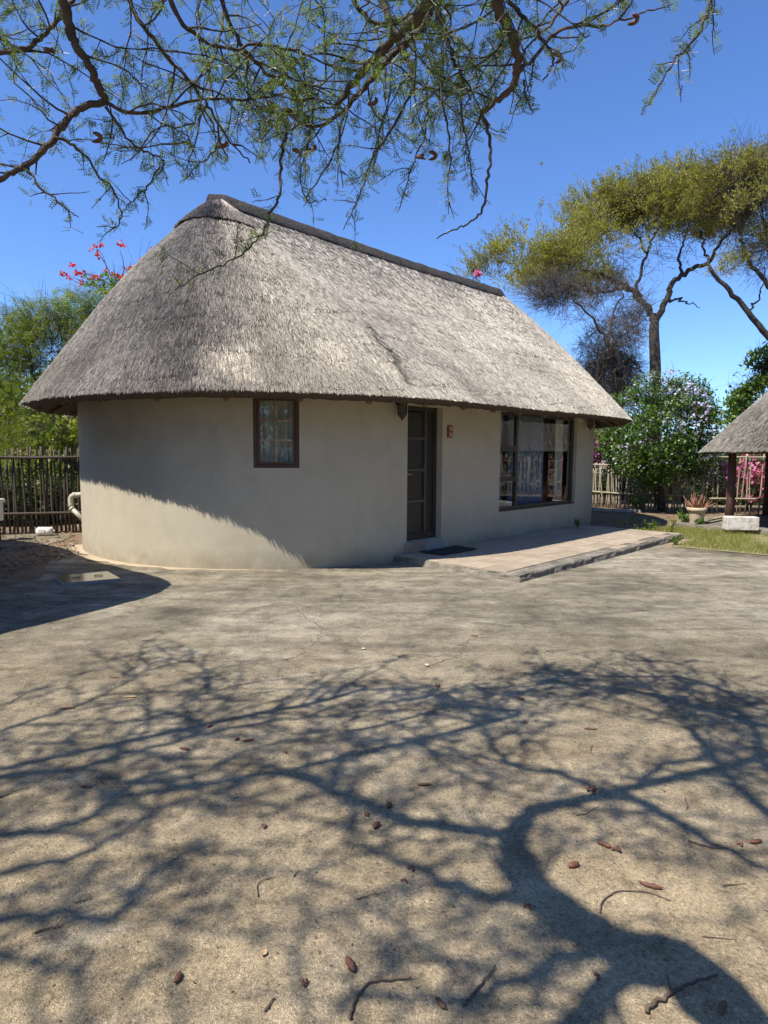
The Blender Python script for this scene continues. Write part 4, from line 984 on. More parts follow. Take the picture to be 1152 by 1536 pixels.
# ------------------------------------------------------------------ vegetation
def leaves_obj(name, pos, size, m, root, updir=0.3, template=(LEAF_V, LEAF_Q), droop=None, axis=None, kind='stuff'):
    n = len(pos)
    if axis is None:
        axis = RG.normal(size=(n, 3)); axis[:, 2] += updir
    roll = RG.normal(0, 0.7, (n, 3)) + np.array([0, 0, 1.2])
    fr = frames_from(axis, roll); sc = size*RG.uniform(.6, 1.35, n)
    V, Q = scatter(template[0], template[1], pos, fr, sc)
    o = quick_mesh(name, V, [Q], m); hang(o, root)
    if kind: o['kind'] = kind
    return o
def clump_points(clumps, n, hollow=0.35, gap=0.42, gscale=1.6, seed=5):
    """points in ellipsoid clumps (centre, radii), thinned by noise so that gaps open in the crown"""
    C_ = np.array([c[0] for c in clumps]); R_ = np.array([c[1] for c in clumps]); w = (R_.prod(1))**.8; w /= w.sum()
    k = RG.choice(len(clumps), int(n*2.2), p=w)
    d_ = RG.normal(size=(len(k), 3)); d_ /= np.linalg.norm(d_, axis=1, keepdims=True)
    r_ = RG.uniform(hollow**3, 1, len(k))**(1/3.)
    P = C_[k] + d_*R_[k]*r_[:, None]*(0.8 + 0.35*RG.random((len(k), 1)))
    q = fbm(P[:, 0]*gscale + P[:, 1]*.7*gscale, P[:, 2]*gscale + P[:, 1]*.5*gscale, seed, 3)
    keep = (q + RG.normal(0, .05, len(k))) > gap
    P = P[keep & (P[:, 2] > .02)][:n]; return P
def px_clump(px, py, rx, ry, Y, dy=None):
    c = at(px, py, Y); k = Y/F; return (c, (rx*k, (dy if dy else rx*k*.8), ry*k))
def limb(mb, pts, r0, r1, n=None, k=8, wig=0.0):
    n = n or max(6, len(pts)*5); P = smoothpoly(pts, n)
    if wig: P[1:-1] += RG.normal(0, wig, (n - 2, 3))
    mb.tube(P, np.linspace(r0, r1, n), k); return P
def tree_parts(root, limbs, barkm, name0='trunk'):
    """first limb is the trunk, the others are branches, each a part"""
    for i, (pts, r0, r1, wig) in enumerate(limbs):
        mb = MB(); limb(mb, pts, r0, r1, wig=wig); part(mb, name0 if i == 0 else 'branch', barkm, root, True)

# --- umbrella acacias beyond the right fence
def twig_cloud(clumps, n, length, r, up=0.9, fork=2, gap=.40):
    """fine upswept twigs filling clumps; returns segment arrays and the tip points"""
    P = clump_points(clumps, n, .2, gap, .8, 11); n = len(P)
    C_ = np.array([c[0] for c in clumps]); d2 = ((P[:, None] - C_[None])**2).sum(2); c = C_[d2.argmin(1)]
    out = P - c; out /= np.linalg.norm(out, axis=1, keepdims=True) + 1e-6
    dr = out*0.9 + RG.normal(0, .5, (n, 3)); dr[:, 2] += up; dr /= np.linalg.norm(dr, axis=1, keepdims=True)
    L_ = length*RG.uniform(.5, 1.4, (n, 1)); a0 = P - dr*L_*.6
    b0 = P + dr*L_*.2 + RG.normal(0, .06, (n, 3))*length
    S0, S1, rr0, rr1 = [a0], [b0], [np.full(n, r)], [np.full(n, r*.7)]; tips = []
    for f in range(fork):
        d3 = dr + RG.normal(0, .55, (n, 3)); d3[:, 2] += .2; d3 /= np.linalg.norm(d3, axis=1, keepdims=True)
        st = a0 + (b0 - a0)*RG.uniform(.35, 1, (n, 1)); en = st + d3*L_*RG.uniform(.4, .9, (n, 1))
        S0.append(st); S1.append(en); rr0.append(np.full(n, r*.7)); rr1.append(np.full(n, r*.35)); tips.append((st, en))
    return np.vstack(S0), np.vstack(S1), np.concatenate(rr0), np.concatenate(rr1), tips
def acacia(name, label, base, limbs, leafy, dry, nt, nl, leaf=.13, seed=1, ndry=0):
    root = thing(name, label, 'tree', base, None); tree_parts(root, limbs, MT['bark'])
    leafy = [(c[0], (c[1][0], c[1][1], c[1][2]*.72)) for c in leafy]
    s0, s1, r0, r1, tips = twig_cloud(leafy, nt, .85, .0075, gap=.42)
    C0 = np.array([c[0] for c in leafy]); R0 = np.array([c[1] for c in leafy]); mid = (s0 + s1)/2; j0 = ((mid[:, None] - C0[None])**2).sum(2).argmin(1)
    kp = RG.random(len(mid)) < np.clip(.48 + .9*(mid[:, 2] - C0[j0, 2])/R0[j0, 2], .07, 1)
    V, Q = segs(s0[kp], s1[kp], r0[kp], r1[kp]); o = quick_mesh('twig', V, [Q], MT['greytwig']); hang(o, root); o['kind'] = 'stuff'
    st = np.vstack([t_[0] for t_ in tips]); en = np.vstack([t_[1] for t_ in tips])
    k = RG.integers(0, len(st), nl); u = RG.uniform(.25, 1.05, (nl, 1)); pos = st[k] + (en[k] - st[k])*u + RG.normal(0, .05, (nl, 3))
    # foliage is densest on the upper side of each clump
    C_ = np.array([c[0] for c in leafy]); R_ = np.array([c[1] for c in leafy]); j = ((pos[:, None] - C_[None])**2).sum(2).argmin(1)
    rel = (pos[:, 2] - C_[j, 2])/R_[j, 2]; keepm = RG.random(len(pos)) < np.clip(.80 + .6*rel, .10, 1); pos = pos[keepm]
    ax = (en[k] - st[k])[keepm]; ax = ax/np.linalg.norm(ax, axis=1, keepdims=True) + RG.normal(0, .45, (len(pos), 3)); ax[:, 2] += .25
    leaves_obj('crown', pos, leaf, MT['L_umb'], root, axis=ax, template=([[0, 0, 0], [.17, .5, .03], [0, 1, 0], [-.17, .5, .03]], LEAF_Q))
    if dry:
        s0, s1, r0, r1, _ = twig_cloud(dry, ndry, .9, .007, up=.1, fork=3); V, Q = segs(s0, s1, r0, r1)
        o = quick_mesh('dead_twig', V, [Q], MT['greytwig']); hang(o, root); o['kind'] = 'stuff'
    return root
YA = 25.0
def A(*pts, Y=YA): return [at(p[0], p[1], Y + (p[2] if len(p) > 2 else 0)) for p in pts]
limbsA = [(A((978, 752), (981, 640), (983, 560), (981, 500), (982, 482)), .27, .17, 0),
          (A((982, 484), (972, 463), (948, 436), (930, 424), (905, 414, -.6), (870, 405, -1.2)), .14, .035, .03),
          (A((974, 466), (960, 445), (957, 425), (971, 378, .6), (982, 350, 1)), .095, .03, .03),
          (A((983, 484), (1000, 450), (1010, 424), (1037, 404), (1064, 390, -.5), (1080, 365, -1), (1104, 336, -1.4)), .13, .035, .03),
          (A((1024, 412), (1018, 388), (1024, 365, 1), (1034, 335, 1.5)), .06, .022, .03),
          (A((948, 436), (920, 415, 1), (900, 385, 2), (880, 360, 2.5)), .07, .02, .04),
          (A((940, 430), (905, 440, -1), (860, 430, -1.6), (815, 420, -2)), .06, .018, .04),
          (A((971, 380, .6), (950, 345, .2), (930, 310, -.4)), .045, .015, .04), (A((1000, 450), (1025, 450, 1), (1050, 462, 1.5)), .05, .012, .05),
          (A((978, 360, .8), (1000, 320, .5), (1010, 285, 0)), .04, .012, .04), (A((1064, 392, -.5), (1050, 350, -.2), (1060, 300, .3)), .05, .012, .04)]
cl = lambda *L_: [px_clump(*q) for q in L_]
leafA = cl((735, 405, 40, 26, YA), (790, 385, 60, 38, YA-1), (790, 420, 50, 26, YA+1), (850, 350, 62, 40, YA), (850, 400, 60, 34, YA-1.5), (905, 320, 62, 42, YA+1), (910, 365, 60, 34, YA-1),
           (960, 300, 62, 40, YA-.5), (965, 340, 56, 30, YA+1), (1015, 290, 60, 40, YA+.8), (1030, 330, 56, 34, YA-.8), (1070, 300, 58, 44, YA), (1085, 345, 44, 30, YA+1), (890, 430, 50, 28, YA+1.5))
acacia('acacia_tree', 'flat topped olive acacia with forked dark trunk rising behind the flowering bush', at(978, 752, YA)*[1, 1, 0], limbsA, leafA,
       cl((860, 440, 60, 45, YA+1), (900, 480, 44, 40, YA+1.5), (950, 410, 55, 40, YA), (1020, 380, 40, 40, YA)), 3000, 170000, leaf=.09, ndry=160)
YB = 23.0
def Bp(*pts): return A(*pts, Y=YB)
limbsB = [(Bp((1255, 740), (1240, 640), (1215, 560), (1190, 530)), .28, .17, 0), (Bp((1192, 535), (1151, 503), (1120, 465), (1086, 428), (1065, 402), (1062, 385)), .13, .045, .02),
          (Bp((1195, 540), (1160, 440), (1124, 392), (1113, 362), (1105, 330)), .10, .03, .03), (Bp((1205, 545), (1180, 420), (1150, 350), (1140, 300)), .11, .03, .03),
          (Bp((1124, 466), (1140, 440), (1147, 400)), .04, .015, .04)]
leafB = cl((1100, 270, 50, 36, YB), (1140, 262, 50, 40, YB+1), (1145, 310, 52, 40, YB-1), (1110, 330, 46, 40, YB), (1150, 360, 40, 34, YB), (1200, 280, 60, 50, YB), (1210, 350, 60, 40, YB), (1090, 400, 30, 24, YB))
acacia('acacia_tree', 'browner acacia reaching in from the right edge with a bare slanting pale limb', at(1255, 740, YB)*[1, 1, 0], limbsB, leafB,
       cl((1120, 320, 50, 70, YB), (1150, 370, 44, 60, YB), (1110, 260, 50, 40, YB), (1150, 280, 50, 60, YB)), 1500, 46000, leaf=.095, ndry=900)
# --- grey leafless thicket behind the right end of the roof
YC = 21.5
dt = thing('bare_tree', 'grey tangled leafless tree behind the right end of the thatched roof', 'tree', at(915, 740, YC)*[1, 1, 0])
def Cp(*pts): return A(*pts, Y=YC)
tree_parts(dt, [(Cp((915, 745), (918, 640), (922, 560), (912, 510)), .14, .07, .02), (Cp((920, 560), (945, 540), (965, 560)), .06, .02, .03), (Cp((915, 520), (890, 480), (860, 450)), .06, .02, .03),
                (Cp((912, 512), (920, 470), (935, 440)), .05, .02, .03), (Cp((921, 580), (900, 560), (880, 555)), .05, .02, .03)], MT['bark'])
s0, s1, r0, r1, _ = twig_cloud(cl((850, 440, 60, 26, YC), (890, 470, 46, 30, YC+.5), (930, 450, 44, 34, YC), (880, 510, 30, 26, YC), (925, 500, 38, 30, YC-.5), (905, 545, 34, 28, YC), (940, 545, 26, 40, YC), (890, 575, 30, 24, YC), (930, 590, 30, 30, YC), (955, 480, 26, 30, YC)), 2300, .8, .0065, up=.0, fork=3, gap=.44)
V, Q = segs(s0, s1, r0, r1); o = quick_mesh('twig', V, [Q], MT['greytwig']); hang(o, dt); o['kind'] = 'stuff'

# --- leafy trees and bushes
def bush(name, label, cat, base, stems, clumps, nl, leaf, m, flowers=None, gap=.42, gs=1.6, ntw=500, group=None, barkm=None, tpl=(LEAF_V, LEAF_Q), hollow=.35, updir=.2):
    root = thing(name, label, cat, base, group)
    tree_parts(root, stems, barkm or MT['bark'], 'stem' if cat != 'tree' else 'trunk')
    P = clump_points(clumps, nl, hollow, gap, gs, rnd.randint(1, 99))
    leaves_obj('foliage', P, leaf, m, root, updir, tpl)
    if ntw:
        s0, s1, r0, r1, _ = twig_cloud(clumps, ntw, leaf*5, .006, .5, 2); V, Q = segs(s0, s1, r0, r1); o = quick_mesh('twig', V, [Q], MT['bark']); hang(o, root); o['kind'] = 'stuff'
    if flowers:
        for fm, n_, sz, cl_, fn in flowers:
            Pf = clump_points(cl_ or clumps, n_, .88, .40, gs, rnd.randint(1, 99)); k = 5
            pos = np.repeat(Pf, k, 0) + RG.normal(0, sz*.22, (len(Pf)*k, 3)); leaves_obj(fn, pos, sz, MT[fm], root, .4, (LEAF_V5, LEAF_Q))
    return root
LEAF_V5 = [[0, 0, 0], [.45, .5, .08], [0, 1, .02], [-.45, .5, .08]]
YF = 18.9
def Fp(*pts): return A(*pts, Y=YF)
cF = cl((985, 590, 42, 32, YF), (1025, 595, 40, 34, YF), (955, 615, 44, 34, YF), (1000, 625, 52, 42, YF-.6), (1045, 640, 40, 44, YF), (935, 655, 44, 38, YF), (985, 660, 52, 40, YF-.7), (1035, 680, 44, 36, YF),
        (945, 690, 42, 30, YF-.3), (995, 700, 46, 30, YF-.6), (1040, 715, 26, 16, YF), (915, 630, 24, 40, YF+.8), (1060, 610, 18, 30, YF+.3), (970, 725, 24, 16, YF))
bush('flowering_bush', 'tall rounded green bush dotted with lilac and white flowers beside the pole fence', 'bush', at(992, 764, YF)*[1, 1, 0],
     [(Fp((992, 766), (991, 730), (989, 690), (984, 650)), .11, .05, .01), (Fp((991, 735), (1005, 700), (1020, 660)), .06, .02, .01), (Fp((988, 765), (978, 720), (960, 680)), .05, .02, .01), (Fp((990, 700), (1000, 650), (1005, 600)), .04, .015, .01)],
     cF, 19000, .10, MT['L_bush'], [('fl_lilac', 230, .068, None, 'flower'), ('fl_lilac', 150, .068, cl((1035, 625, 30, 40, YF-.6), (1000, 580, 40, 24, YF-.3), (1050, 660, 24, 40, YF-.5)), 'flower')], gap=.40, gs=2.2, ntw=700)
# bougainvillea beyond the fence
YG = 19.6
bush('bougainvillea_bush', 'magenta bougainvillea spilling over the sparse pole fence behind the shelter', 'bush', at(1120, 765, YG)*[1, 1, 0],
     [(A((1120, 768), (1118, 740), (1110, 710), Y=YG), .05, .02, .01), (A((1122, 768), (1140, 730), (1160, 700), Y=YG), .05, .02, .01)],
     cl((1090, 720, 40, 34, YG), (1130, 700, 50, 34, YG), (1170, 710, 60, 44, YG), (1070, 735, 30, 24, YG), (1230, 700, 70, 60, YG), (1300, 700, 70, 60, YG)), 9000, .095, MT['L_bush'],
     [('fl_pink', 330, .11, cl((1130, 700, 46, 32, YG-.4), (1160, 690, 50, 30, YG-.4), (1090, 716, 34, 30, YG-.4), (1120, 730, 40, 26, YG-.4)), 'bract'), ('fl_pink', 500, .12, cl((1240, 690, 80, 50, YG-.6), (1320, 690, 80, 50, YG-.6)), 'bract')], gap=.38, ntw=300)
bush('bougainvillea_bush', 'darker purple bougainvillea just past the right corner of the cottage', 'bush', at(905, 757, 21.6)*[1, 1, 0],
     [(A((905, 757), (903, 720), (900, 680), Y=21.6), .05, .02, .01)], cl((900, 680, 30, 40, 21.6), (925, 690, 24, 34, 21.6), (880, 670, 30, 50, 21.6), (915, 650, 24, 30, 21.6)), 3600, .095, MT['L_bush'],
     [('fl_purple', 70, .11, cl((903, 660, 14, 12, 21.2), (912, 640, 10, 10, 21.2), (890, 685, 10, 8, 21.2)), 'bract')], ntw=150)
# bougainvillea sprig seen over the far end of the ridge
bush('bougainvillea_bush', 'single pink bougainvillea spray showing above the far end of the roof ridge', 'bush', at(716, 740, 23.5)*[1, 1, 0],
     [(A((716, 742), (714, 600), (716, 480), (715, 415), Y=23.5), .06, .012, .01), (A((716, 480), (690, 420), (678, 398), Y=23.5), .02, .004, .01)], cl((716, 425, 14, 8, 23.5), (716, 470, 40, 30, 23.5), (680, 402, 10, 10, 23.5)), 500, .09, MT['L_green'],
     [('fl_pink', 13, .10, cl((716, 411, 6, 4, 23.4)), 'bract')], ntw=20)
# green tree above the shelter roof
YT = 24
bush('leafy_tree', 'bright green round tree showing above the shelter roof at the right edge', 'tree', at(1150, 745, YT)*[1, 1, 0],
     [(A((1150, 746), (1150, 690), (1146, 640), Y=YT), .2, .1, .02), (A((1148, 660), (1130, 610), (1115, 580), Y=YT), .08, .03, .02), (A((1150, 660), (1170, 600), (1180, 560), Y=YT), .08, .03, .02)],
     cl((1125, 570, 26, 22, YT), (1110, 600, 22, 24, YT), (1145, 545, 26, 26, YT), (1160, 590, 44, 50, YT), (1190, 560, 50, 50, YT), (1120, 625, 30, 20, YT), (1085, 625, 22, 14, YT+1)), 9000, .16, MT['L_green'], gap=.4, gs=.9, ntw=250)
# feathery trees behind the left fence
PIN = pinnate(4, .05, .42)
YL = 17.0
def Lp(*pts): return A(*pts, Y=YL)
bush('leafy_tree', 'yellow green feathery tree behind the left end of the roof', 'tree', at(60, 775, YL)*[1, 1, 0],
     [(Lp((60, 778), (70, 700), (85, 620), (100, 540)), .10, .04, .02), (Lp((72, 690), (110, 620), (150, 560), (190, 500)), .05, .015, .02), (Lp((80, 640), (50, 560), (40, 500)), .05, .015, .02), (Lp((100, 545), (140, 480), (170, 440)), .03, .012, .02)],
     cl((120, 460, 46, 32, YL), (60, 480, 44, 38, YL), (90, 520, 56, 50, YL), (170, 460, 44, 34, YL), (20, 510, 40, 50, YL), (150, 510, 56, 50, YL), (100, 580, 60, 50, YL), (40, 590, 50, 50, YL), (110, 640, 40, 40, YL-.5), (40, 660, 50, 40, YL-.5), (-60, 560, 70, 90, YL), (200, 560, 60, 80, YL)),
     16500, .20, MT['L_left'], gap=.36, gs=1.5, ntw=600, tpl=PIN, updir=-.5)
bush('leafy_tree', 'darker green bushy tree low behind the left pole fence', 'tree', at(20, 775, 18.5)*[1, 1, 0],
     [(A((20, 776), (15, 700), (10, 620), Y=18.5), .10, .05, .02), (A((16, 700), (60, 640), (90, 600), Y=18.5), .05, .02, .02)],
     cl((30, 640, 70, 60, 18.5), (100, 660, 60, 60, 18.5), (-40, 620, 70, 80, 18.5), (60, 720, 90, 40, 18.5), (160, 700, 60, 60, 18.5), (-70, 720, 80, 50, 18.5), (10, 550, 60, 60, 18.8), (120, 580, 60, 60, 18.8)), 11000, .15, MT['L_dark'], gap=.34, gs=1.2, ntw=500)
bush('leafy_shrub', 'sunlit shrub with yellowing leaves pressed against the left pole fence', 'shrub', at(85, 790, 15.6)*[1, 1, 0],
     [(A((85, 790), (80, 740), (70, 680), Y=15.6), .03, .012, .01), (A((86, 790), (105, 720), (110, 660), Y=15.6), .03, .012, .01), (A((84, 790), (40, 730), (10, 690), Y=15.6), .03, .012, .01)],
     cl((95, 650, 30, 26, 15.6), (100, 700, 30, 50, 15.6), (40, 715, 50, 40, 15.6), (70, 640, 34, 22, 15.6), (-10, 730, 50, 30, 15.6)), 2300, .13, MT['L_left'], gap=.43, gs=2, ntw=260)
# coral tree with red flower heads
YR = 18.0
def Rp(*pts): return A(*pts, Y=YR)
ct = bush('flame_tree', 'thin grey branches topped with red flower heads above the left slope of the roof', 'tree', at(190, 770, YR)*[1, 1, 0],
     [(Rp((190, 772), (192, 600), (190, 480), (172, 425)), .10, .03, .01), (Rp((176, 440), (160, 400), (146, 378)), .02, .006, .01), (Rp((175, 435), (186, 405), (180, 375)), .02, .006, .01), (Rp((180, 450), (205, 410), (222, 384)), .018, .005, .01),
      (Rp((172, 430), (135, 412), (112, 410)), .016, .005, .01), (Rp((170, 428), (120, 425), (90, 405)), .014, .004, .01), (Rp((190, 420), (195, 400), (196, 392)), .012, .005, .01), (Rp((200, 415), (215, 395), (226, 358)), .010, .003, .008), (Rp((160, 400), (152, 380), (138, 366)), .010, .004, .008)],
     cl((170, 430, 40, 14, YR), (205, 410, 14, 20, YR)), 260, .14, MT['L_green'], ntw=60)
Pf = []
for px, py, r in ((141, 371, 6), (146, 383, 5), (183, 366, 7), (115, 408, 5), (122, 412, 5), (95, 411, 5), (140, 416, 6), (149, 417, 5), (172, 414, 5), (183, 416, 6), (195, 404, 6), (226, 377, 5), (122, 425, 4), (152, 368, 3), (236, 372, 4), (214, 392, 5), (205, 400, 4), (108, 398, 3), (160, 408, 5), (104, 418, 4)):
    Pf.append(at(px, py, YR) + RG.normal(0, r*.42*YR/F, (22, 3)))
for q in Pf: leaves_obj('flower_head', q, .072, MT['fl_red'], ct, .3, (LEAF_V5, LEAF_Q))
# tree line far behind, closing the view
def far_tree(px, py, Y, rx, ry, m, label, nl=2600, leaf=.34):
    c_ = [px_clump(px + rnd.uniform(-.6, .6)*rx, py + rnd.uniform(-.5, .6)*ry, rx*rnd.uniform(.4, .6), ry*rnd.uniform(.35, .55), Y + rnd.uniform(-1, 1)) for _ in range(9)] + [px_clump(px, py + ry*.9, rx*.8, ry*.5, Y)]
    b = at(px, 700, Y)*[1, 1, 0]; top = at(px, py, Y)
    bush('leafy_tree', label, 'tree', b, [([b, (b + top)/2 + [.1, 0, 0], top], .18, .06, .03)], c_, nl, leaf, MT[m], gap=.36, gs=.5, ntw=80, group='trees closing the view beyond the fences')
far_tree(1000, 690, 38, 90, 60, 'L_dark', 'dim green tree far behind the flowering bush'); far_tree(1110, 690, 36, 80, 50, 'L_dark', 'dim green tree far behind the pink bougainvillea')
far_tree(890, 680, 40, 80, 60, 'L_dark', 'dim green tree far behind the cottage corner'); far_tree(-30, 640, 30, 100, 100, 'L_dark', 'dim green tree far behind the left fence', 4000)
far_tree(110, 640, 29, 110, 90, 'L_dark', 'dim green tree far behind the left end of the roof', 4000); far_tree(1230, 670, 34, 110, 70, 'L_green', 'green tree far behind the shelter', 3500); far_tree(1380, 660, 32, 120, 80, 'L_dark', 'green tree far to the right of the shelter', 3500)

# --- the big acacia over the camera: its trunk stands behind, its limbs hang into the top of the view
ac = thing('acacia_tree', 'overhanging thorn acacia whose feathery branches fill the top of the view', 'tree', (0.55, -1.75, 0))
def S(*pts):
    """limb given by where its shadow falls on the courtyard (photo pixel) and its height"""
    out = []
    for x, y, z in pts:
        z = z if z < 3.1 else 3.05 + (z - 3.05)*1.55
        g = gnd(x, y); out.append(np.array([g[0] + KX*z, g[1] + KY*z, z]))
    return out
TRK = [np.array([0.55, -1.75, -0.05]), np.array([0.50, -1.45, 1.0]), np.array([0.30, -0.85, 2.1])]
crotch = S((1075, 1500, 3.05))[0]
FG = []   # (points, r0, r1, is visible trace)
trunk = TRK + [crotch]
FG.append((trunk + S((960, 1440, 3.35), (850, 1375, 3.6)), .155, .082))
FG.append((S((850, 1375, 3.6), (790, 1315, 3.75), (765, 1255, 3.9)), .080, .062))
FG.append((S((765, 1255, 3.9), (700, 1245, 4.0), (600, 1228, 4.1), (500, 1186, 4.2), (420, 1160, 4.3), (300, 1180, 4.4), (150, 1200, 4.5)), .048, .02))
FG.append((S((765, 1255, 3.9), (800, 1220, 3.95), (860, 1202, 4.0), (940, 1196, 4.05), (1000, 1225, 4.1), (1060, 1262, 4.15), (1170, 1310, 4.2)), .070, .03))
FG.append((S((935, 1196, 4.05), (850, 1165, 4.0), (760, 1142, 3.95), (725, 1095, 3.8), (695, 1060, 3.7), (640, 1040, 3.6)), .036, .012))
FG.append((S((935, 1190, 4.05), (990, 1150, 4.1), (1060, 1130, 4.1), (1030, 1085, 4.0), (985, 1040, 3.9), (950, 1015, 3.75)), .034, .010))
FG.append((S((1180, 1240, 4.1), (1100, 1175, 4.2), (1070, 1130, 4.2), (1020, 1080, 4.2), (990, 1045, 4.1)), .05, .015))
FG.append((S((1190, 1200, 4.2), (1148, 1140, 4.2), (1128, 1090, 4.2), (1090, 1055, 4.2)), .05, .018))
FG.append((S((850, 1375, 3.6), (780, 1350, 3.8), (680, 1330, 4.0), (600, 1290, 4.2), (520, 1260, 4.3), (560, 1200, 4.3)), .05, .014))
FG.append((S((960, 1440, 3.35), (850, 1430, 3.7), (760, 1480, 3.9), (640, 1500, 4.0), (520, 1480, 4.1)), .05, .015))
# limbs to the left of the camera
FG.append((S((300, 1182, 4.4), (200, 1172, 4.3), (110, 1156, 4.3), (0, 1166, 4.3), (-120, 1190, 4.3)), .035, .03))
FG.append((S((-60, 1172, 4.3), (110, 1154, 4.2), (200, 1130, 4.1), (300, 1103, 4.0), (400, 1083, 3.9), (510, 1074, 3.8), (600, 1050, 3.7)), .040, .010))
FG.append((S((-40, 1258, 4.2), (100, 1240, 4.2), (160, 1212, 4.2), (210, 1170, 4.1), (300, 1150, 4.0), (420, 1150, 3.9)), .038, .010))
FG.append((S((-40, 1110, 4.2), (60, 1078, 4.1), (150, 1046, 4.0), (230, 1005, 3.85), (310, 985, 3.7)), .026, .006))
FG.append((S((-30, 1386, 4.3), (100, 1373, 4.3), (165, 1380, 4.3), (205, 1335, 4.3), (260, 1290, 4.2), (330, 1262, 4.1)), .044, .012))
FG.append((S((-30, 1436, 4.3), (60, 1442, 4.3), (120, 1453, 4.3), (150, 1420, 4.3)), .034, .012))
FG.append((S((-30, 1320, 4.3), (120, 1282, 4.2), (200, 1240, 4.2), (280, 1197, 4.1), (380, 1170, 4.0)), .034, .010))
FG.append((S((300, 1103, 4.0), (306, 1060, 3.9), (300, 1040, 3.8)), .014, .005)); FG.append((S((180, 1135, 4.1), (210, 1090, 4.0), (300, 1045, 3.8), (360, 1015, 3.7)), .018, .005))
FG.append((S((500, 1186, 4.2), (520, 1130, 4.1), (600, 1110, 4.0), (680, 1125, 3.9), (740, 1140, 3.9)), .022, .008))
# joins that carry the left limbs back to the crotch
FG.append((S((960, 1440, 3.35), (820, 1570, 3.8), (520, 1640, 4.1), (150, 1600, 4.3), (-200, 1480, 4.3), (-260, 1300, 4.2), (-200, 1200, 4.2)), .062, .04))
FG.append((S((-230, 1450, 4.3), (-120, 1390, 4.3), (-30, 1386, 4.3)), .03, .03)); FG.append((S((-230, 1450, 4.3), (-120, 1440, 4.3), (-30, 1436, 4.3)), .028, .024)); FG.append((S((-250, 1300, 4.2), (-120, 1270, 4.2), (-40, 1258, 4.2)), .028, .028)); FG.append((S((-200, 1200, 4.2), (-120, 1130, 4.2), (-40, 1110, 4.2)), .022, .02))
FG.append(([S((-200, 1200, 4.2))[0], S((-120, 1180, 4.3))[0], at(-260, -60, 2.9), at(-120, 60, 3.2)], .05, .02))
# limbs seen in the picture
V_ = lambda *p: [at(*q) for q in p]
n_sh = len(FG)
FG.append((S((1190, 1200, 4.2)) + V_((742, -420, 2.2), (742, -180, 2.45), (742, -60, 2.55), (745, 0, 2.65), (768, 55, 2.75), (776, 108, 2.85), (758, 142, 2.9), (722, 168, 2.95)), .040, .015))
FG.append((S((860, 1202, 4.0)) + V_((740, -420, 2.1), (700, -180, 2.5), (643, -5, 2.8), (600, 50, 3.0), (556, 92, 3.1), (528, 128, 3.2), (505, 158, 3.25)), .042, .015))
FG.append((V_((690, -320, 2.6), (670, -120, 3.0), (640, 30, 3.3), (585, 85, 3.35), (548, 130, 3.4), (515, 165, 3.45), (470, 190, 3.5), (400, 150, 3.6)), .03, .008))
FG.append((S((420, 1160, 4.3)) + V_((40, -240, 2.5), (72, -110, 2.68), (96, 5, 2.8), (112, 62, 2.85), (140, 112, 2.9), (158, 152, 2.95)), .032, .019))
FG.append((V_((158, 152, 2.95), (112, 168, 2.9), (78, 208, 2.85), (42, 246, 2.8), (0, 268, 2.75), (-60, 300, 2.7)), .019, .012))
FG.append((V_((-80, 95, 2.9), (0, 79, 2.95), (50, 66, 3.0), (78, 40, 3.05), (110, 0, 3.1), (140, -60, 3.1)), .013, .013))
FG.append((V_((158, 154, 2.95), (215, 170, 3.05), (300, 150, 3.2), (400, 146, 3.35), (470, 120, 3.5)), .012, .005))
FG.append((V_((240, -50, 2.9), (270, 30, 3.0), (330, 70, 3.1), (420, 70, 3.2), (500, 100, 3.3)), .014, .005))
FG.append((V_((180, -30, 3.0), (215, 40, 3.0), (270, 105, 3.1), (305, 150, 3.15), (340, 205, 3.2), (375, 245, 3.25)), .013, .004))
FG.append((V_((325, -30, 3.2), (345, 40, 3.2), (378, 88, 3.25), (420, 125, 3.3), (455, 150, 3.35), (500, 110, 3.45)), .014, .006))
FG.append((V_((330, -40, 3.5), (335, 30, 3.45), (322, 80, 3.4), (300, 155, 3.35), (280, 215, 3.3)), .010, .003))
FG.append((V_((560, -30, 3.3), (590, 40, 3.3), (615, 100, 3.3), (620, 140, 3.3)), .022, .010))
FG.append((V_((505, -40, 3.6), (555, 30, 3.6), (620, 30, 3.6), (690, 60, 3.5), (720, 120, 3.4)), .018, .006))
FG.append((V_((640, -30, 3.0), (668, 60, 3.05), (690, 110, 3.1), (705, 150, 3.1)), .016, .006))
FG.append((V_((770, 110, 2.85), (800, 90, 2.9), (840, 45, 2.95), (905, 38, 3.0), (960, 20, 3.05), (1010, 5, 3.1)), .010, .003))
FG.append((V_((760, 0, 2.9), (800, 40, 2.9), (830, 90, 3.0), (815, 120, 3.05)), .012, .004))
FG.append((V_((860, -40, 3.1), (840, 20, 3.05), (800, 60, 3.0), (770, 100, 2.95)), .012, .005))
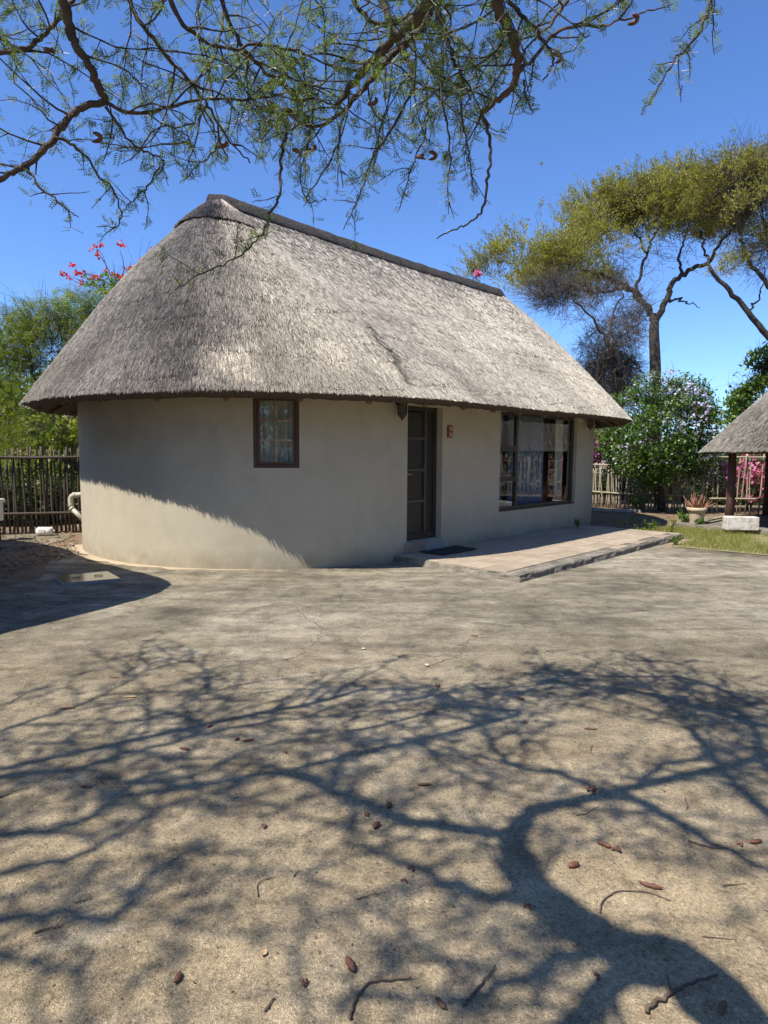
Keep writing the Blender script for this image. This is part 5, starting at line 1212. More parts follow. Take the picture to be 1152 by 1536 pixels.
# hanging sprays
FG.append((V_((400, 150, 3.5), (428, 190, 3.45), (421, 245, 3.4), (419, 292, 3.35), (404, 325, 3.3), (384, 362, 3.25), (352, 388, 3.2), (300, 412, 3.15), (262, 436, 3.1)), .009, .0025))
FG.append((V_((722, 168, 2.95), (736, 215, 2.95), (732, 262, 2.95), (722, 318, 2.95), (690, 340, 2.95), (655, 358, 2.95)), .008, .0028))
FG.append((V_((1090, -60, 2.8), (1066, 0, 2.8), (1052, 45, 2.8), (1012, 92, 2.8), (988, 130, 2.8), (962, 172, 2.8)), .008, .0022))
FG.append((V_((620, 130, 3.3), (590, 190, 3.3), (560, 235, 3.3), (540, 290, 3.3), (515, 345, 3.3)), .007, .002)); FG.append((V_((640, 120, 3.3), (640, 190, 3.3), (620, 245, 3.3), (600, 312, 3.3)), .006, .002))
FG.append((V_((690, 150, 3.1), (700, 210, 3.1), (705, 250, 3.1), (712, 290, 3.1)), .005, .002)); FG.append((V_((660, 140, 3.1), (676, 220, 3.1), (672, 280, 3.1), (672, 322, 3.1)), .005, .0018))
FG.append((V_((82, 205, 2.85), (120, 225, 2.9), (150, 265, 2.9), (172, 290, 2.95), (180, 335, 3.0), (145, 340, 3.0)), .007, .002)); FG.append((V_((40, 248, 2.8), (60, 280, 2.8), (90, 305, 2.8), (118, 326, 2.8)), .006, .002))
FG.append((V_((240, 250, 3.1), (222, 280, 3.1), (202, 300, 3.1), (178, 330, 3.1)), .005, .002)); FG.append((V_((158, 160, 2.95), (200, 215, 3.0), (245, 240, 3.1), (238, 262, 3.1)), .006, .003))
FG.append((V_((470, 120, 3.5), (465, 200, 3.5), (450, 260, 3.5), (462, 300, 3.5), (490, 300, 3.5)), .006, .002)); FG.append((V_((520, 160, 3.4), (500, 230, 3.4), (470, 280, 3.4), (455, 310, 3.4)), .006, .002))
FG.append((V_((300, 155, 3.3), (330, 210, 3.3), (300, 245, 3.3), (270, 275, 3.3)), .006, .002)); FG.append((V_((786, 120, 2.9), (790, 150, 2.9), (800, 170, 2.9)), .005, .002))
MASKX = [-400, 0, 40, 60, 110, 130, 200, 250, 300, 380, 440, 480, 520, 560, 600, 640, 680, 720, 750, 780, 820, 860, 880, 950, 1010, 1030, 1100, 1200, 1500]
MASKY = [280, 275, 272, 262, 240, 238, 250, 285, 262, 240, 262, 300, 330, 270, 290, 235, 270, 290, 200, 170, 120, 100, 60, 25, 5, -30, -60, -80, -80]
def allowed(P):
    q = proj(P); vis = (q[:, 2] > .1) & (q[:, 0] > -60) & (q[:, 0] < 1212) & (q[:, 1] > -60)
    below = q[:, 1] > np.interp(q[:, 0], MASKX, MASKY)
    return ~(vis & below) & (P[:, 2] > 2.35) & (np.hypot(P[:, 0], P[:, 1]) + np.abs(P[:, 2] - EYE) > 1.6)
tw_s0, tw_s1, tw_r0, tw_r1 = [], [], [], []
leaf_p, leaf_a, thorn_p, thorn_a, node_px = [], [], [], [], []
def twig_run(p, d, ln, r, leafy, seg=.055, zig=.35, droop=-.25, check=True):
    """a zig-zag twig; returns its nodes"""
    n = max(2, int(ln/seg)); P = [p]; 
    for i in range(n):
        d = d + RG.normal(0, zig, 3)*.5; d[2] += droop*.12; d = d/np.linalg.norm(d); P.append(P[-1] + d*seg*RG.uniform(.8, 1.25))
    P = np.array(P)
    if check and not allowed(P).all():
        ok = allowed(P); k = int(np.argmin(ok)); 
        if k < 2: return None
        P = P[:k]
    n = len(P); rr = np.linspace(r, r*.45, n)
    tw_s0.append(P[:-1]); tw_s1.append(P[1:] + (P[1:] - P[:-1])*.04); tw_r0.append(rr[:-1]); tw_r1.append(rr[1:])
    if leafy > 0: add_leaves(P, leafy)
    return P
def add_leaves(P, dens):
    n = len(P); T = np.gradient(P, axis=0)
    for i in range(n):
        k = RG.poisson(dens)
        for _ in range(k):
            a = T[i]/(np.linalg.norm(T[i]) + 1e-9)*RG.uniform(-.2, .8) + RG.normal(0, .6, 3); a[2] -= .12
            leaf_p.append(P[i] + RG.normal(0, .006, 3)); leaf_a.append(a)
        if RG.random() < .30:
            for sg in (-1, 1):
                thorn_p.append(P[i]); thorn_a.append(np.cross(T[i], [0.2, .3, 1])*sg + RG.normal(0, .01, 3))
limb_polys = []; sub_polys = []
for li, (pts, r0, r1) in enumerate(FG):
    if 3 <= li < n_sh: r0, r1 = r0*.78, r1*.7
    elif li >= n_sh and r0 > .0091: r0, r1 = max(r0*.82, .0095), r1*.75
    n = len(pts)*6; P = smoothpoly(pts, n); amp = .004 if li >= n_sh else .012
    P[2:-1] += RG.normal(0, amp, (n - 3, 3))*(1 if r0 < .04 else .6)
    mb = MB(); mb.tube(P, np.linspace(r0, r1, n)*(1 + .08*RG.normal(size=n)), 9 if r0 > .02 else 6)
    part(mb, 'trunk' if li == 0 else 'branch', MT['bark_fg'], ac, True); limb_polys.append((P, r0, r1, li))
for P, r0, r1, li in limb_polys:
    L_ = np.r_[0, np.cumsum(np.linalg.norm(np.diff(P, axis=0), axis=1))]; T = np.gradient(P, axis=0)
    hanging = r0 <= .0091
    if li == 0: continue
    if hanging:
        bare = li in (n_sh + 18,)
        x = .05
        while x < L_[-1]:
            p = np.array([np.interp(x, L_, P[:, c]) for c in range(3)]); t_ = np.array([np.interp(x, L_, T[:, c]) for c in range(3)]); t_ /= np.linalg.norm(t_)
            x += RG.uniform(.018, .036)
            u = x/L_[-1]
            if bare: 
                if RG.random() < .12: thorn_p.append(p); thorn_a.append(RG.normal(size=3))
                continue
            for _ in range(RG.poisson(2.1)):
                leaf_p.append(p + RG.normal(0, .008, 3)); leaf_a.append(t_*RG.uniform(-.2, .6) + RG.normal(0, .7, 3))
            if RG.random() < .22:
                for sg in (-1, 1): thorn_p.append(p); thorn_a.append(np.cross(t_, [0.2, .3, 1])*sg + RG.normal(0, .01, 3))
            if RG.random() < .16: twig_run(p, t_ + RG.normal(0, .8, 3), RG.uniform(.08, .22), .0028, 1.0, .035, check=False)
        continue
    if li < n_sh:
        y = .35
        while y < L_[-1]:
            p = np.array([np.interp(y, L_, P[:, c]) for c in range(3)]); t_ = np.array([np.interp(y, L_, T[:, c]) for c in range(3)]); t_ /= np.linalg.norm(t_)
            y += RG.uniform(.16, .34)
            sd2 = np.cross(t_, [0, 0, 1.0])*RG.choice([-1, 1]); d = t_*RG.uniform(.5, 1.1) + sd2*RG.uniform(.4, 1.0); d[2] += RG.uniform(-.1, .4); d /= np.linalg.norm(d)
            n_ = int(RG.uniform(7, 15)); B = [p]
            for _ in range(n_): d = d + RG.normal(0, .16, 3); d /= np.linalg.norm(d); B.append(B[-1] + d*.085)
            B = np.array(B); ok = allowed(B); k_ = len(B) if ok.all() else int(np.argmin(ok))
            if k_ < 4 or p[2] < 3.0: continue
            B = B[:k_]; rr = np.linspace(RG.uniform(.009, .017), .004, k_)
            tw_s0.append(B[:-1]); tw_s1.append(B[1:] + (B[1:] - B[:-1])*.05); tw_r0.append(rr[:-1]); tw_r1.append(rr[1:])
            for k in range(2, k_):
                if RG.random() < .55:
                    d2 = (B[k] - B[k-1])/.085*.6 + RG.normal(0, .6, 3); twig_run(B[k], d2/np.linalg.norm(d2), RG.uniform(.15, .42), .0036, 2.1, .045, .4, -.2)
    x = .10 if li >= n_sh else .25
    step = .085 if li >= n_sh else .22
    while x < L_[-1]:
        p = np.array([np.interp(x, L_, P[:, c]) for c in range(3)]); t_ = np.array([np.interp(x, L_, T[:, c]) for c in range(3)]); t_ /= np.linalg.norm(t_)
        x += step*RG.uniform(.6, 1.5)
        if p[2] < 2.9 and li < n_sh: continue
        d = np.cross(t_, RG.normal(size=3)); d /= np.linalg.norm(d); d = d + t_*.6; d[2] *= .6
        Q_ = twig_run(p, d, RG.uniform(.22, .60), .0048, .6 if li >= n_sh else .55, .06, .4, -.2)
        if Q_ is None or len(Q_) < 3: continue
        for k in range(2, len(Q_), 1):
            if RG.random() < .62:
                t2 = Q_[k] - Q_[k-1]; d2 = t2/np.linalg.norm(t2)*.5 + RG.normal(0, .7, 3); d2[2] -= .15
                twig_run(Q_[k], d2/np.linalg.norm(d2), RG.uniform(.10, .30), .0022, 1.75 if li >= n_sh else 1.35, .034, .4, -.35)
V, Q = segs(np.vstack(tw_s0), np.vstack(tw_s1), np.concatenate(tw_r0), np.concatenate(tw_r1), 4)
o = quick_mesh('twig', V, [Q], MT['twig'], None, True); hang(o, ac); o['kind'] = 'stuff'
lp, la = np.array(leaf_p), np.array(leaf_a)
ok = np.hypot(lp[:, 0], lp[:, 1]) + np.abs(lp[:, 2] - EYE) > 1.2; lp, la = lp[ok], la[ok]
FGL = pinnate(6, .065, .30)
hf = RG.random(len(lp)) < .5
leaves_obj('foliage', lp[hf], .050, MT['L_fg'], ac, template=FGL, axis=la[hf])
leaves_obj('foliage', lp[~hf], .038, MT['L_fg'], ac, template=pinnate(4, .10, .30), axis=la[~hf] + RG.normal(0, .4, (int((~hf).sum()), 3)))
tp, ta = np.array(thorn_p), np.array(thorn_a); ta /= np.linalg.norm(ta, axis=1, keepdims=True) + 1e-9
V, Q = segs(tp, tp + ta*RG.uniform(.02, .05, (len(tp), 1)), np.full(len(tp), .0016), np.full(len(tp), .0004), 3)
o = quick_mesh('thorn', V, [Q], MT['thorn']); hang(o, ac); o['kind'] = 'stuff'
# clusters of brown pods still on the tree
for px, py, Y in ((145, 205, 2.95), (32, 252, 2.8), (75, 74, 3.0), (335, 217, 3.2), (432, 166, 3.4), (468, 222, 3.45), (445, 227, 3.4), (632, 234, 3.3), (648, 232, 3.3), (560, 152, 3.3), (835, 85, 3.0), (950, 28, 3.05)):
    c = at(px, py, Y); mb = MB()
    ang = RG.uniform(0, 6.28); P = [c + np.array([math.cos(ang + u*4)*.014*(1 + u*.5), math.sin(ang + u*4)*.014, -.012*u*2 + .012]) for u in np.linspace(0, 1.3, 9)]
    mb.tube(P, [.004, .008, .010, .010, .010, .010, .009, .007, .003], 7); part(mb, 'seed_pod', MT['pod'], ac, True)
print('acacia leaves', len(lp), 'twig segs', len(np.vstack(tw_s0)))

# ------------------------------------------------------------------ unseen trees added right and behind to cut sky fill and darken reflections
def sky_block_tree(x, y, h, r, label, m='L_green', n=4200):
    base = np.array([x, y, 0.0]); top = base + [0, 0, h*.7]
    c_ = [(base + [rnd.uniform(-.6, .6)*r, rnd.uniform(-.6, .6)*r, h*rnd.uniform(.12, .95)], (r*.55, r*.55, r*.45)) for _ in range(14)]
    bush('leafy_tree', label, 'tree', base, [([base, (base + top)/2 + [.1, 0, 0], top], .2, .07, .03)], c_, n, .36, MT[m], gap=.34, gs=.5, ntw=60, group='unseen trees added around the courtyard to block sky light')
sky_block_tree(13.5, 7.5, 6.5, 3.2, 'unseen leafy tree added as a sky block right of the courtyard, nearer the shelter'); sky_block_tree(12.5, 1.5, 7, 3.4, 'unseen leafy tree added as a sky block right of the courtyard, nearer the camera', 'L_dark'); sky_block_tree(8, -6, 7, 3.4, 'unseen leafy tree added as a sky block behind the camera, to the right', 'L_dark')
for q in ((1.0, -11.5, 8, 3.6, 'unseen sky-blocking leafy tree added far behind the camera', 'L_dark'), (-5.5, -13, 9, 4, 'unseen sky-blocking leafy tree added far back on the left', 'L_dark'), (-13.5, -8, 8.5, 4, 'unseen leafy tree added as a sky block left of the camera', 'L_dark'), (-15, 0, 8, 3.8, 'unseen leafy tree added as a sky block behind the neighbouring cottage', 'L_green'),
          (11, -2.5, 9, 3.8, 'unseen tall leafy tree added as a sky block right of the camera', 'L_dark'), (5, -9.5, 9, 3.8, 'unseen tall leafy tree added as a sky block behind the camera, slightly right', 'L_dark'), (19.5, 14.5, 6.5, 3.4, 'unseen leafy tree added beyond the shelter to darken the window reflection', 'L_dark'), (20, 19.5, 6.5, 3.4, 'unseen leafy tree added behind the shelter to darken the window reflection', 'L_green'), (18.5, 10, 7, 3.4, 'unseen leafy tree added right of the shelter to darken the window reflection', 'L_dark')): sky_block_tree(*q)

# ------------------------------------------------------------------ grass, weeds, plants by the pot
def blades(name, P, h, w, m, root=None, lean=.45):
    n = len(P); ax = RG.normal(0, lean, (n, 3)); ax[:, 2] = 1; fr = frames_from(ax, RG.normal(size=(n, 3)))
    tv = [[-.5*w, 0, 0], [.5*w, 0, 0], [.32*w, .55, .06], [-.32*w, .55, .06], [0, 1, .22]]
    V, _ = scatter(tv, [[0, 1, 2, 3]], P, fr, h*RG.uniform(.4, 1.4, n)); b = np.arange(n)*5
    o = quick_mesh(name, V, [np.stack([b, b+1, b+2, b+3], 1), np.stack([b+3, b+2, b+4], 1)], m)
    o['kind'] = 'stuff'
    if root is not None: hang(o, root)
    return o
def area_pts(n, t0, t1, w0, w1, z, seed, thr):
    t = RG.uniform(t0, t1, n); w = RG.uniform(w0, w1, n); q = fbm(t*1.1, w*1.1, seed, 4)
    k = q + RG.normal(0, .06, n) > thr; P = HC + HD*t[k, None] + HN*(HR + w[k])[:, None]; return np.c_[P, np.full(len(P), z)]
blades('grass', np.vstack([area_pts(26000, 4.45, 7.5, 2.5, 7, .008, 3, .36), area_pts(6000, 5.72, 7.5, 1.15, 2.6, .008, 4, .42)]), .085, .06, MT['grass'])
blades('weed', area_pts(1500, 7.3, 9.5, -.4, 1.4, .0, 8, .52), .10, .07, MT['grass'])
def weed(px, py, hgt, n, label, m='L_bush', sp=.12, z=0.0, leaf=.05, name='weed', cat='weed'):
    b = gnd(px, py, z); r = thing(name, label, cat, b); mb = MB(); tips = []
    for i in range(n):
        a = RG.uniform(0, 6.28); e = b + np.array([math.cos(a)*sp*RG.uniform(.2, 1), math.sin(a)*sp*RG.uniform(.2, 1), hgt*RG.uniform(.5, 1)])
        st = MB(); P = smoothpoly([b, (b + e)/2 + [0, 0, hgt*.1], e], 6); st.tube(P, np.linspace(.005, .002, 6), 5); part(st, 'stem', MT['L_dark'], r, True)
        tips.append(P[RG.integers(2, 6, 14)] + RG.normal(0, .018, (14, 3)))
    leaves_obj('foliage', np.vstack(tips), leaf, MT[m], r, .2); return r
weed(866, 793, .22, 7, 'small green weed sprouting at the foot of the cottage wall on the patio', z=.11, leaf=.045)
weed(1028, 788, .32, 9, 'leafy green plant growing on the left side of the clay pot', sp=.22, leaf=.09, name='leafy_plant', cat='plant')
weed(1052, 792, .22, 7, 'small leafy plant in front of the clay pot on its right side', sp=.16, leaf=.08, name='leafy_plant', cat='plant')
weed(1008, 806, .42, 5, 'thin upright weed standing between the patio corner and the clay pot', 'grass', sp=.07, leaf=.06)
weed(974, 797, .26, 10, 'bushy green weed at the back corner of the patio', 'L_green', sp=.2, leaf=.06); weed(1012, 818, .16, 8, 'low weed growing against the front right corner of the patio slab', 'L_green', sp=.14, leaf=.05)
weed(958, 800, .16, 8, 'low clump of weeds beside the back edge of the patio', 'L_green', sp=.2, leaf=.05)
weed(1015, 762, .5, 8, 'broad leaved plant in the shade right of the bush trunk', 'L_bush', sp=.35, leaf=.14, name='leafy_plant', cat='plant'); weed(955, 768, .4, 7, 'broad leaved plant in the shade left of the bush trunk', 'L_bush', sp=.3, leaf=.13, name='leafy_plant', cat='plant')

# ------------------------------------------------------------------ litter on the concrete
def pod_at(px, py, ln, r, ang, label, mtl='pod', bend=.15, grp='brown seed pods on the concrete'):
    b = gnd(px, py); d_ = np.array([math.cos(ang), math.sin(ang)]); n_ = np.array([-d_[1], d_[0]]); mb = MB(); P = []
    for u in np.linspace(-.5, .5, 9): q = b[:2] + d_*u*ln + n_*(bend*ln*(1 - 4*u*u) + .0); P.append([q[0], q[1], .006 + r*.72 + .010*abs(u)*rnd.uniform(0, 1)])
    rr = np.array([.18, .55, .85, 1, .92, 1, .86, .55, .12])*r*RG.uniform(.9, 1.1, 9); mb.tube(P, rr, 8)
    o = mb.build('seed_pod', MT[mtl], None, True); tag(o, label, 'seed pod', grp); return o
def twig_at(pts, r, label, side=(), grp='fallen twigs on the concrete'):
    r = r*.62; P = np.array([gnd(x, y) for x, y in pts]); P[:, 2] = r + .006; P = smoothpoly(P, len(pts)*5); P[:, 2] += np.abs(RG.normal(0, r*.5, len(P))); P[1:-1, :2] += RG.normal(0, r*.5, (len(P)-2, 2))
    mb = MB(); mb.tube(P, np.linspace(r, r*.5, len(P)), 6)
    for u, dx, dy in side:
        q = P[int(u*(len(P)-1))]; mb.tube([q, q + np.array([dx, dy, .01]), q + np.array([dx*1.9, dy*1.6, .008])], [r*.6, r*.5, r*.3], 5)
    return tag(mb.build('twig', MT['stick'], None, True), label, 'twig', grp)
def cluster_at(px, py, r, label, n=4):
    r = r*.78; b = gnd(px, py); t = thing('pod_cluster', label, 'seed pod', b, 'curled pod clusters on the concrete')
    for i in range(n):
        a = i*2.2 + rnd.random(); c = b + np.array([math.cos(a)*r*.75, math.sin(a)*r*.75, .006 + r*.45 + rnd.uniform(0, r*.4)]); mb = MB()
        P = [c + np.array([math.cos(a*2 + u*5)*r*.35, math.sin(a*2 + u*5)*r*.35, r*.15*math.sin(u*6)]) for u in np.linspace(0, .95, 8)]
        mb.tube(P, np.array([.3, .8, 1, 1, 1, 1, .8, .3])*r*.36, 6); part(mb, 'pod', MT['pod'], t, True)
def leaf_at(px, py, sz, label, m='dryleaf', up=.35):
    b = gnd(px, py); a = rnd.uniform(0, 6.28); ca, sa = math.cos(a), math.sin(a); mb = MB(); V = []
    for u, w in ((0, .05), (.25, .30), (.5, .38), (.75, .28), (1, .03)):
        for sg in (-1, 0, 1):
            x, y = (u - .5)*sz, sg*w*sz; z = .008 + abs(sg)*w*sz*up + (u - .5)**2*sz*.6; V.append([b[0] + ca*x - sa*y, b[1] + sa*x + ca*y, z])
    V += [[x, y, z + .0015] for x, y, z in V]; Q = []
    for i in range(4):
        for j in range(2): q = [i*3+j, i*3+j+1, (i+1)*3+j+1, (i+1)*3+j]; Q.append(q[::-1]); Q.append([k+15 for k in q])
    mb.add(V, Q); tag(mb.build('fallen_leaf', MT[m]), label, 'leaf', 'fallen leaves on the concrete')
SL = 'brown seed pod on the concrete '
for q in ((195, 1048, .10, .009, .05, 'thin pale ' + SL[6:] + 'above the left branch shadows', 'dryleaf'), (102, 1065, .10, .010, .3, 'long reddish ' + SL + 'near the left edge among thin shadows', 'pod'), (172, 1018, .09, .008, -.1, 'thin dark ' + SL + 'farthest to the upper left', 'pod'),
          (315, 1092, .05, .013, .8, 'short stubby ' + SL + 'beside the long left branch shadow', 'pod'), (355, 1111, .045, .014, 1.1, 'short rounded ' + SL + 'touching a longer pod', 'pod'), (373, 1113, .085, .010, .25, 'long ' + SL + 'right of a short rounded pod', 'pod'),
          (277, 1126, .085, .011, -.35, 'curved reddish ' + SL + 'below the long left branch shadow', 'pod'), (129, 1184, .075, .009, -.05, 'slim reddish ' + SL + 'near a forked twig at the left', 'pod'), (265, 1472, .052, .014, 1.45, 'plump upright ' + SL + 'at the lower left corner of the courtyard', 'pod'),
          (525, 1453, .072, .018, -1.15, 'largest reddish ' + SL + 'in the lower middle foreground', 'pod'), (636, 1180, .085, .011, 0.0, 'dark straight ' + SL + 'in the middle above two curled pods', 'pod'), (585, 1212, .05, .016, 1.2, 'egg shaped ' + SL + 'in the middle shadows', 'pod'),
          (566, 1243, .055, .018, 1.0, 'curled dark ' + SL + 'just below an egg shaped one', 'pod'), (906, 1272, .075, .015, -.7, 'tapered ' + SL + 'lying against a clump of pods', 'pod'), (860, 1302, .065, .016, .4, 'broad pointed ' + SL + 'below the pod clump on the right', 'pod'),
          (976, 1332, .10, .013, -.45, 'long straight ' + SL + 'above the curved twig on the right', 'pod'), (1133, 1266, .07, .014, .2, 'dark ' + SL + 'at the right edge', 'pod'), (661, 1511, .055, .012, -1.0, 'small dark ' + SL + 'at the bottom edge right of the middle', 'pod'),
          (1086, 1518, .07, .014, .9, 'thick dark ' + SL + 'in the bottom right corner below a stick', 'pod'), (781, 1050, .06, .012, -.6, 'dark ' + SL + 'in the far shadows right of the middle', 'pod'), (886, 1096, .09, .010, -.2, 'slim ' + SL + 'in the thick far shadows at the right', 'pod'),
          (712, 955, .09, .008, -.1, 'thin ' + SL + 'out in the sun beyond all branch shadows', 'pod')):
    pod_at(q[0], q[1], q[2]*.92, q[3]*.72, q[4], q[5], q[6], rnd.uniform(-.12, .16))
for q in ((428, 1131, .013, 'small pod cluster near the centre left shadows'), (396, 1243, .015, 'small dark pod cluster left of the middle'), (551, 1225, .015, 'pod cluster beside the egg shaped pod in the middle'), (616, 1307, .016, 'pod cluster below the middle of the courtyard, left of the trunk shadow'),
          (924, 1279, .020, 'reddish pod cluster touching a tapered pod on the right'), (888, 1189, .028, 'large pod cluster by the fork of the branch shadow'), (791, 1365, .016, 'pod cluster inside the trunk shadow'), (456, 1479, .016, 'pod cluster at the bottom left of the middle'),
          (656, 1032, .024, 'dark pod cluster at the far tip of a branch shadow'), (788, 1086, .014, 'small pod cluster in the far middle shadows'), (1110, 1270, .014, 'small pod cluster beside the pod at the right edge'), (606, 1325, .013, 'tiny pod cluster just left of the trunk shadow'), (895, 1470, .015, 'pod cluster in the dark lower part of the trunk shadow')):
    cluster_at(*q)
for q in (([(0, 1199), (20, 1191), (43, 1184)], .008, 'straight dark stick at the left edge of the courtyard', ()), ([(113, 1357), (125, 1354), (138, 1350)], .005, 'short dark twig left, inside the wide lower left shadow', ()), ([(52, 1403), (72, 1397), (95, 1392)], .006, 'forked twig near the lower left edge', ((.3, -.01, -.02), (.8, .01, .02))),
          ([(397, 1521), (404, 1511), (410, 1502)], .006, 'short upright twig at the bottom edge left of the middle', ()), ([(525, 1534), (530, 1512), (550, 1482), (580, 1475), (617, 1472)], .0075, 'long bent twig at the bottom edge in the middle', ()), ([(387, 1348), (386, 1332), (393, 1324), (412, 1318)], .004, 'thin curved twig left of the middle', ()),
          ([(900, 1373), (903, 1356), (926, 1341), (966, 1341), (1006, 1354)], .005, 'long arched twig below the long straight pod', ()), ([(694, 1513), (715, 1490), (743, 1455)], .008, 'straight leaning stick in the bottom middle', ()), ([(970, 1524), (990, 1505), (1030, 1485), (1076, 1468)], .012, 'thick knotted stick in the bottom right corner', ((.5, .01, .04),)),
          ([(1032, 1264), (1060, 1273), (1092, 1276)], .006, 'thin twig ending in a nut at the right', ()), ([(1084, 1332), (1100, 1330), (1119, 1328)], .004, 'short thin twig near the right edge', ()), ([(864, 1226), (880, 1222), (899, 1211)], .004, 'fine twig inside the loop of the branch shadow', ()), ([(145, 1167), (150, 1173), (157, 1180)], .006, 'short forked twig above a slim reddish pod', ((.4, .015, .02),)),
          ([(534, 1352), (556, 1346), (578, 1341)], .004, 'fine twig left of the trunk shadow', ()), ([(1085, 1008), (1093, 1020), (1115, 1030)], .004, 'pale hooked twig far out on the right', ()), ([(1053, 1408), (1080, 1410), (1105, 1413)], .003, 'faint thin twig near the lower right edge', ()), ([(1027, 1200), (1031, 1212), (1028, 1218)], .004, 'tiny twig in the right hand shadows', ()),
          ([(888, 1120), (886, 1128), (890, 1136)], .004, 'tiny upright twig in the far right shadows', ()), ([(440, 1318), (445, 1312), (450, 1308)], .004, 'tiny twig left of the middle', ())):
    twig_at(*q)
for q in ((396, 1434, .030, 'tan pointed dry leaf standing on edge at the lower left'), (821, 977, .03, 'orange dry leaf alone on the sunny concrete at the far right'), (640, 1000, .05, 'pale yellow leaf patch at the far tip of the shadows', 'paleleaf'), (545, 975, .04, 'yellowish leaf on the sunlit concrete beyond the shadows', 'paleleaf'), (993, 940, .03, 'reddish dry leaf far out on the right'), (262, 1290, .02, 'small dry leaf in the left hand shadows'), (1000, 885, .03, 'dry leaf on the concrete before the patio corner'), (570, 905, .03, 'dry leaf on the concrete before the door'), (938, 812, .04, 'dry leaf lying on the patio tiles') ): leaf_at(*q)
# a dragonfly passing high up
c = at(812, 245, 4.2); fly = thing('dragonfly', 'tiny dark dragonfly hovering against the blue sky', 'insect', c)
mb = MB(); mb.tube([c + [-.003, 0, .010], c + [0, 0, 0], c + [.004, 0, -.014]], [.002, .0028, .0012], 6); part(mb, 'body', MT['iron'], fly)
for sg in (-1, 1):
    for dz in (.004, -.002):
        mb = MB(); a0 = c + [0, 0, dz]; mb.add([a0, a0 + [sg*.010, .003, .004], a0 + [sg*.018, .004, .002], a0 + [sg*.010, .004, -.002], a0 + [0, .0006, 0], a0 + [sg*.010, .0036, .004], a0 + [sg*.018, .0046, .002], a0 + [sg*.010, .0046, -.002]], [[0, 1, 2, 3], [7, 6, 5, 4]]); part(mb, 'wing', MT['stone_grey'], fly)

# leaf litter on the bare beds
def litter(name, P, sz, cols):
    n = len(P); ax = RG.normal(0, 1, (n, 3)); ax[:, 2] *= .25; V, Q = scatter(LEAF_V, LEAF_Q, P, frames_from(ax, np.tile([0, 0, 1.0], (n, 1)) + RG.normal(0, .25, (n, 3))), sz*RG.uniform(.5, 1.4, n))
    quick_mesh(name, V, [Q], cols)['kind'] = 'stuff'
MT['litter'] = leaf_mat('leaf_litter', [(.10, .065, .035), (.20, .13, .07), (.30, .22, .13), (.07, .05, .03), (.24, .13, .06)], .05, .7)
q0, q1, q2, q3 = gnd(-40, 885), gnd(118, 832), gnd(116, 790), gnd(-60, 790)
u, w = RG.random((1800, 1)), RG.random((1800, 1)); P = (q0*(1-u) + q1*u)*(1-w) + (q3*(1-u) + q2*u)*w; P[:, 2] = .014
litter('leaf_litter', P, .06, MT['litter'])
t, w = RG.uniform(6.4, 13, 2600), RG.uniform(-4.5, 3, 2600); P = np.c_[HC + HD*t[:, None] + HN*(HR + w)[:, None], np.full(2600, .014)]; litter('leaf_litter', P, .06, MT['litter'])
# fine grit and leaflets blown over the courtyard
g_ = np.c_[RG.uniform(-5, 6.5, 16000), RG.uniform(1.7, 10.5, 16000), np.full(16000, .009)]; k_ = fbm(g_[:, 0]*.9, g_[:, 1]*.9, 77, 4) + RG.normal(0, .07, 16000) > .50
litter('leaf_litter', g_[k_], .011, MT['litter'])
# the fence goes on out of view along the right side of the garden
fence('pole fence along the right side of the garden, out of view behind the shelter', (16.2, 7.5), (16.6, 21), 0.16, 1.5, (0.5, 1.4), MT['pole'], 0.022, .05, (.3, .7), tilt=.03)
bush('bougainvillea_bush', 'pink bougainvillea out of view beyond the shelter', 'bush', np.array([17.3, 17.2, 0]), [([np.array([17.3, 17.2, 0]), np.array([17.3, 17.1, 1.2]), np.array([17.2, 16.8, 2.2])], .05, .02, .01)],
     [(np.array([17.3, 16.6, 1.4]), (.9, 1.6, .9)), (np.array([17.4, 18.2, 1.3]), (.9, 1.5, .9))], 2500, .10, MT['L_bush'], [('fl_pink', 90, .12, None, 'bract')], ntw=60)

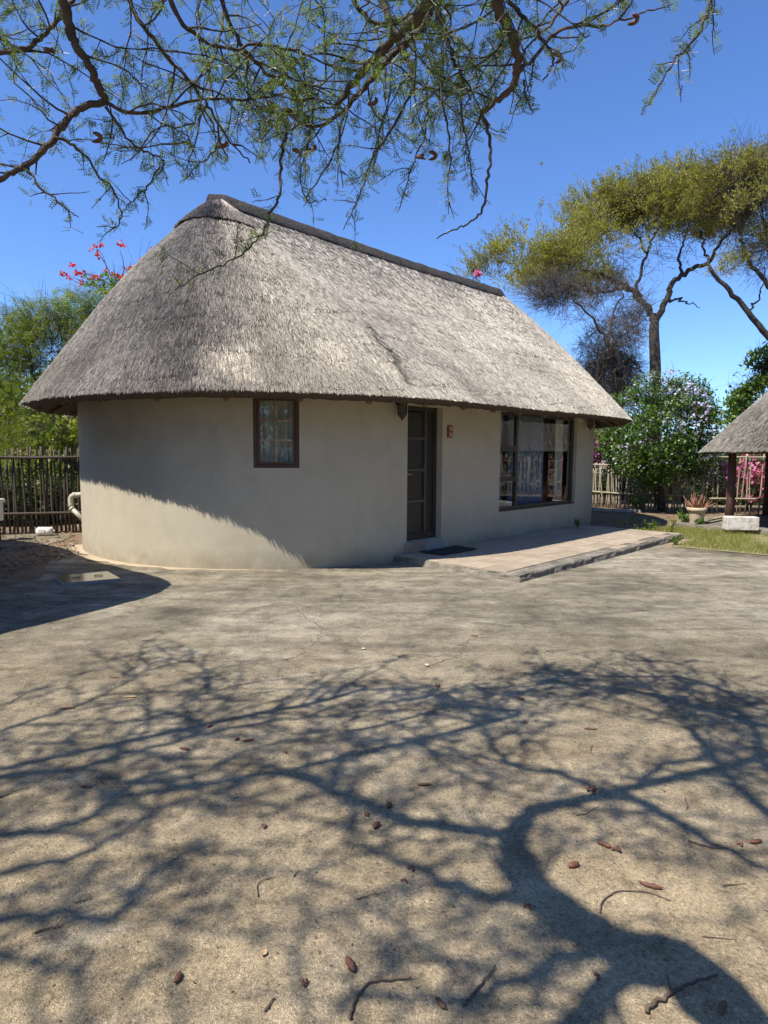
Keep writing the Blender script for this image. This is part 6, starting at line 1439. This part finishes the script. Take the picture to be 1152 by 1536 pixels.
# dirt-filled cracks across the old concrete
def crack(pts, w, sd):
    P = smoothpoly([gnd(*p) for p in pts], len(pts)*9); n = len(P); q = np.arange(n)*.7
    P[:, :2] += (np.stack([fbm(q, q*0, sd), fbm(q, q*0 + 7, sd + 1)], 1) - .5)*.16; T = np.gradient(P[:, :2], axis=0); T /= np.linalg.norm(T, axis=1, keepdims=True); Nn = np.c_[T[:, 1], -T[:, 0]]
    ww = (w*(.3 + 1.3*fbm(q*2, q*0, sd + 3)))[:, None]*np.clip(np.minimum(np.arange(n), n - 1 - np.arange(n))/4, .08, 1)[:, None]
    V = np.vstack([np.c_[P[:, :2] - Nn*ww, np.full(n, .0065)], np.c_[P[:, :2] + Nn*ww, np.full(n, .0065)]]); i = np.arange(n - 1)
    quick_mesh('crack', V, [np.stack([i, i + n, i + n + 1, i + 1], 1)], MT['crackdirt'])['kind'] = 'structure'
MT['crackdirt'] = simple('crack_dirt', (.09, .075, .055), (.22, .185, .13), 9, .95, .5, .01)
for k, (pts, w) in enumerate((([(430, 905), (462, 928), (485, 945), (478, 962), (440, 985), (380, 1000), (300, 1012)], .010), ([(485, 945), (540, 972), (610, 985), (676, 980), (698, 968), (716, 955), (770, 944)], .012), ([(698, 968), (690, 982), (640, 1000)], .010), ([(770, 885), (800, 900), (860, 915), (930, 932)], .010), ([(0, 1060), (40, 1040), (80, 1030)], .008), ([(930, 932), (1010, 935), (1090, 950), (1152, 955)], .008), ([(255, 905), (330, 918), (430, 905)], .009))): crack(pts, w*.5, 200 + k*10)

# undergrowth behind the fences
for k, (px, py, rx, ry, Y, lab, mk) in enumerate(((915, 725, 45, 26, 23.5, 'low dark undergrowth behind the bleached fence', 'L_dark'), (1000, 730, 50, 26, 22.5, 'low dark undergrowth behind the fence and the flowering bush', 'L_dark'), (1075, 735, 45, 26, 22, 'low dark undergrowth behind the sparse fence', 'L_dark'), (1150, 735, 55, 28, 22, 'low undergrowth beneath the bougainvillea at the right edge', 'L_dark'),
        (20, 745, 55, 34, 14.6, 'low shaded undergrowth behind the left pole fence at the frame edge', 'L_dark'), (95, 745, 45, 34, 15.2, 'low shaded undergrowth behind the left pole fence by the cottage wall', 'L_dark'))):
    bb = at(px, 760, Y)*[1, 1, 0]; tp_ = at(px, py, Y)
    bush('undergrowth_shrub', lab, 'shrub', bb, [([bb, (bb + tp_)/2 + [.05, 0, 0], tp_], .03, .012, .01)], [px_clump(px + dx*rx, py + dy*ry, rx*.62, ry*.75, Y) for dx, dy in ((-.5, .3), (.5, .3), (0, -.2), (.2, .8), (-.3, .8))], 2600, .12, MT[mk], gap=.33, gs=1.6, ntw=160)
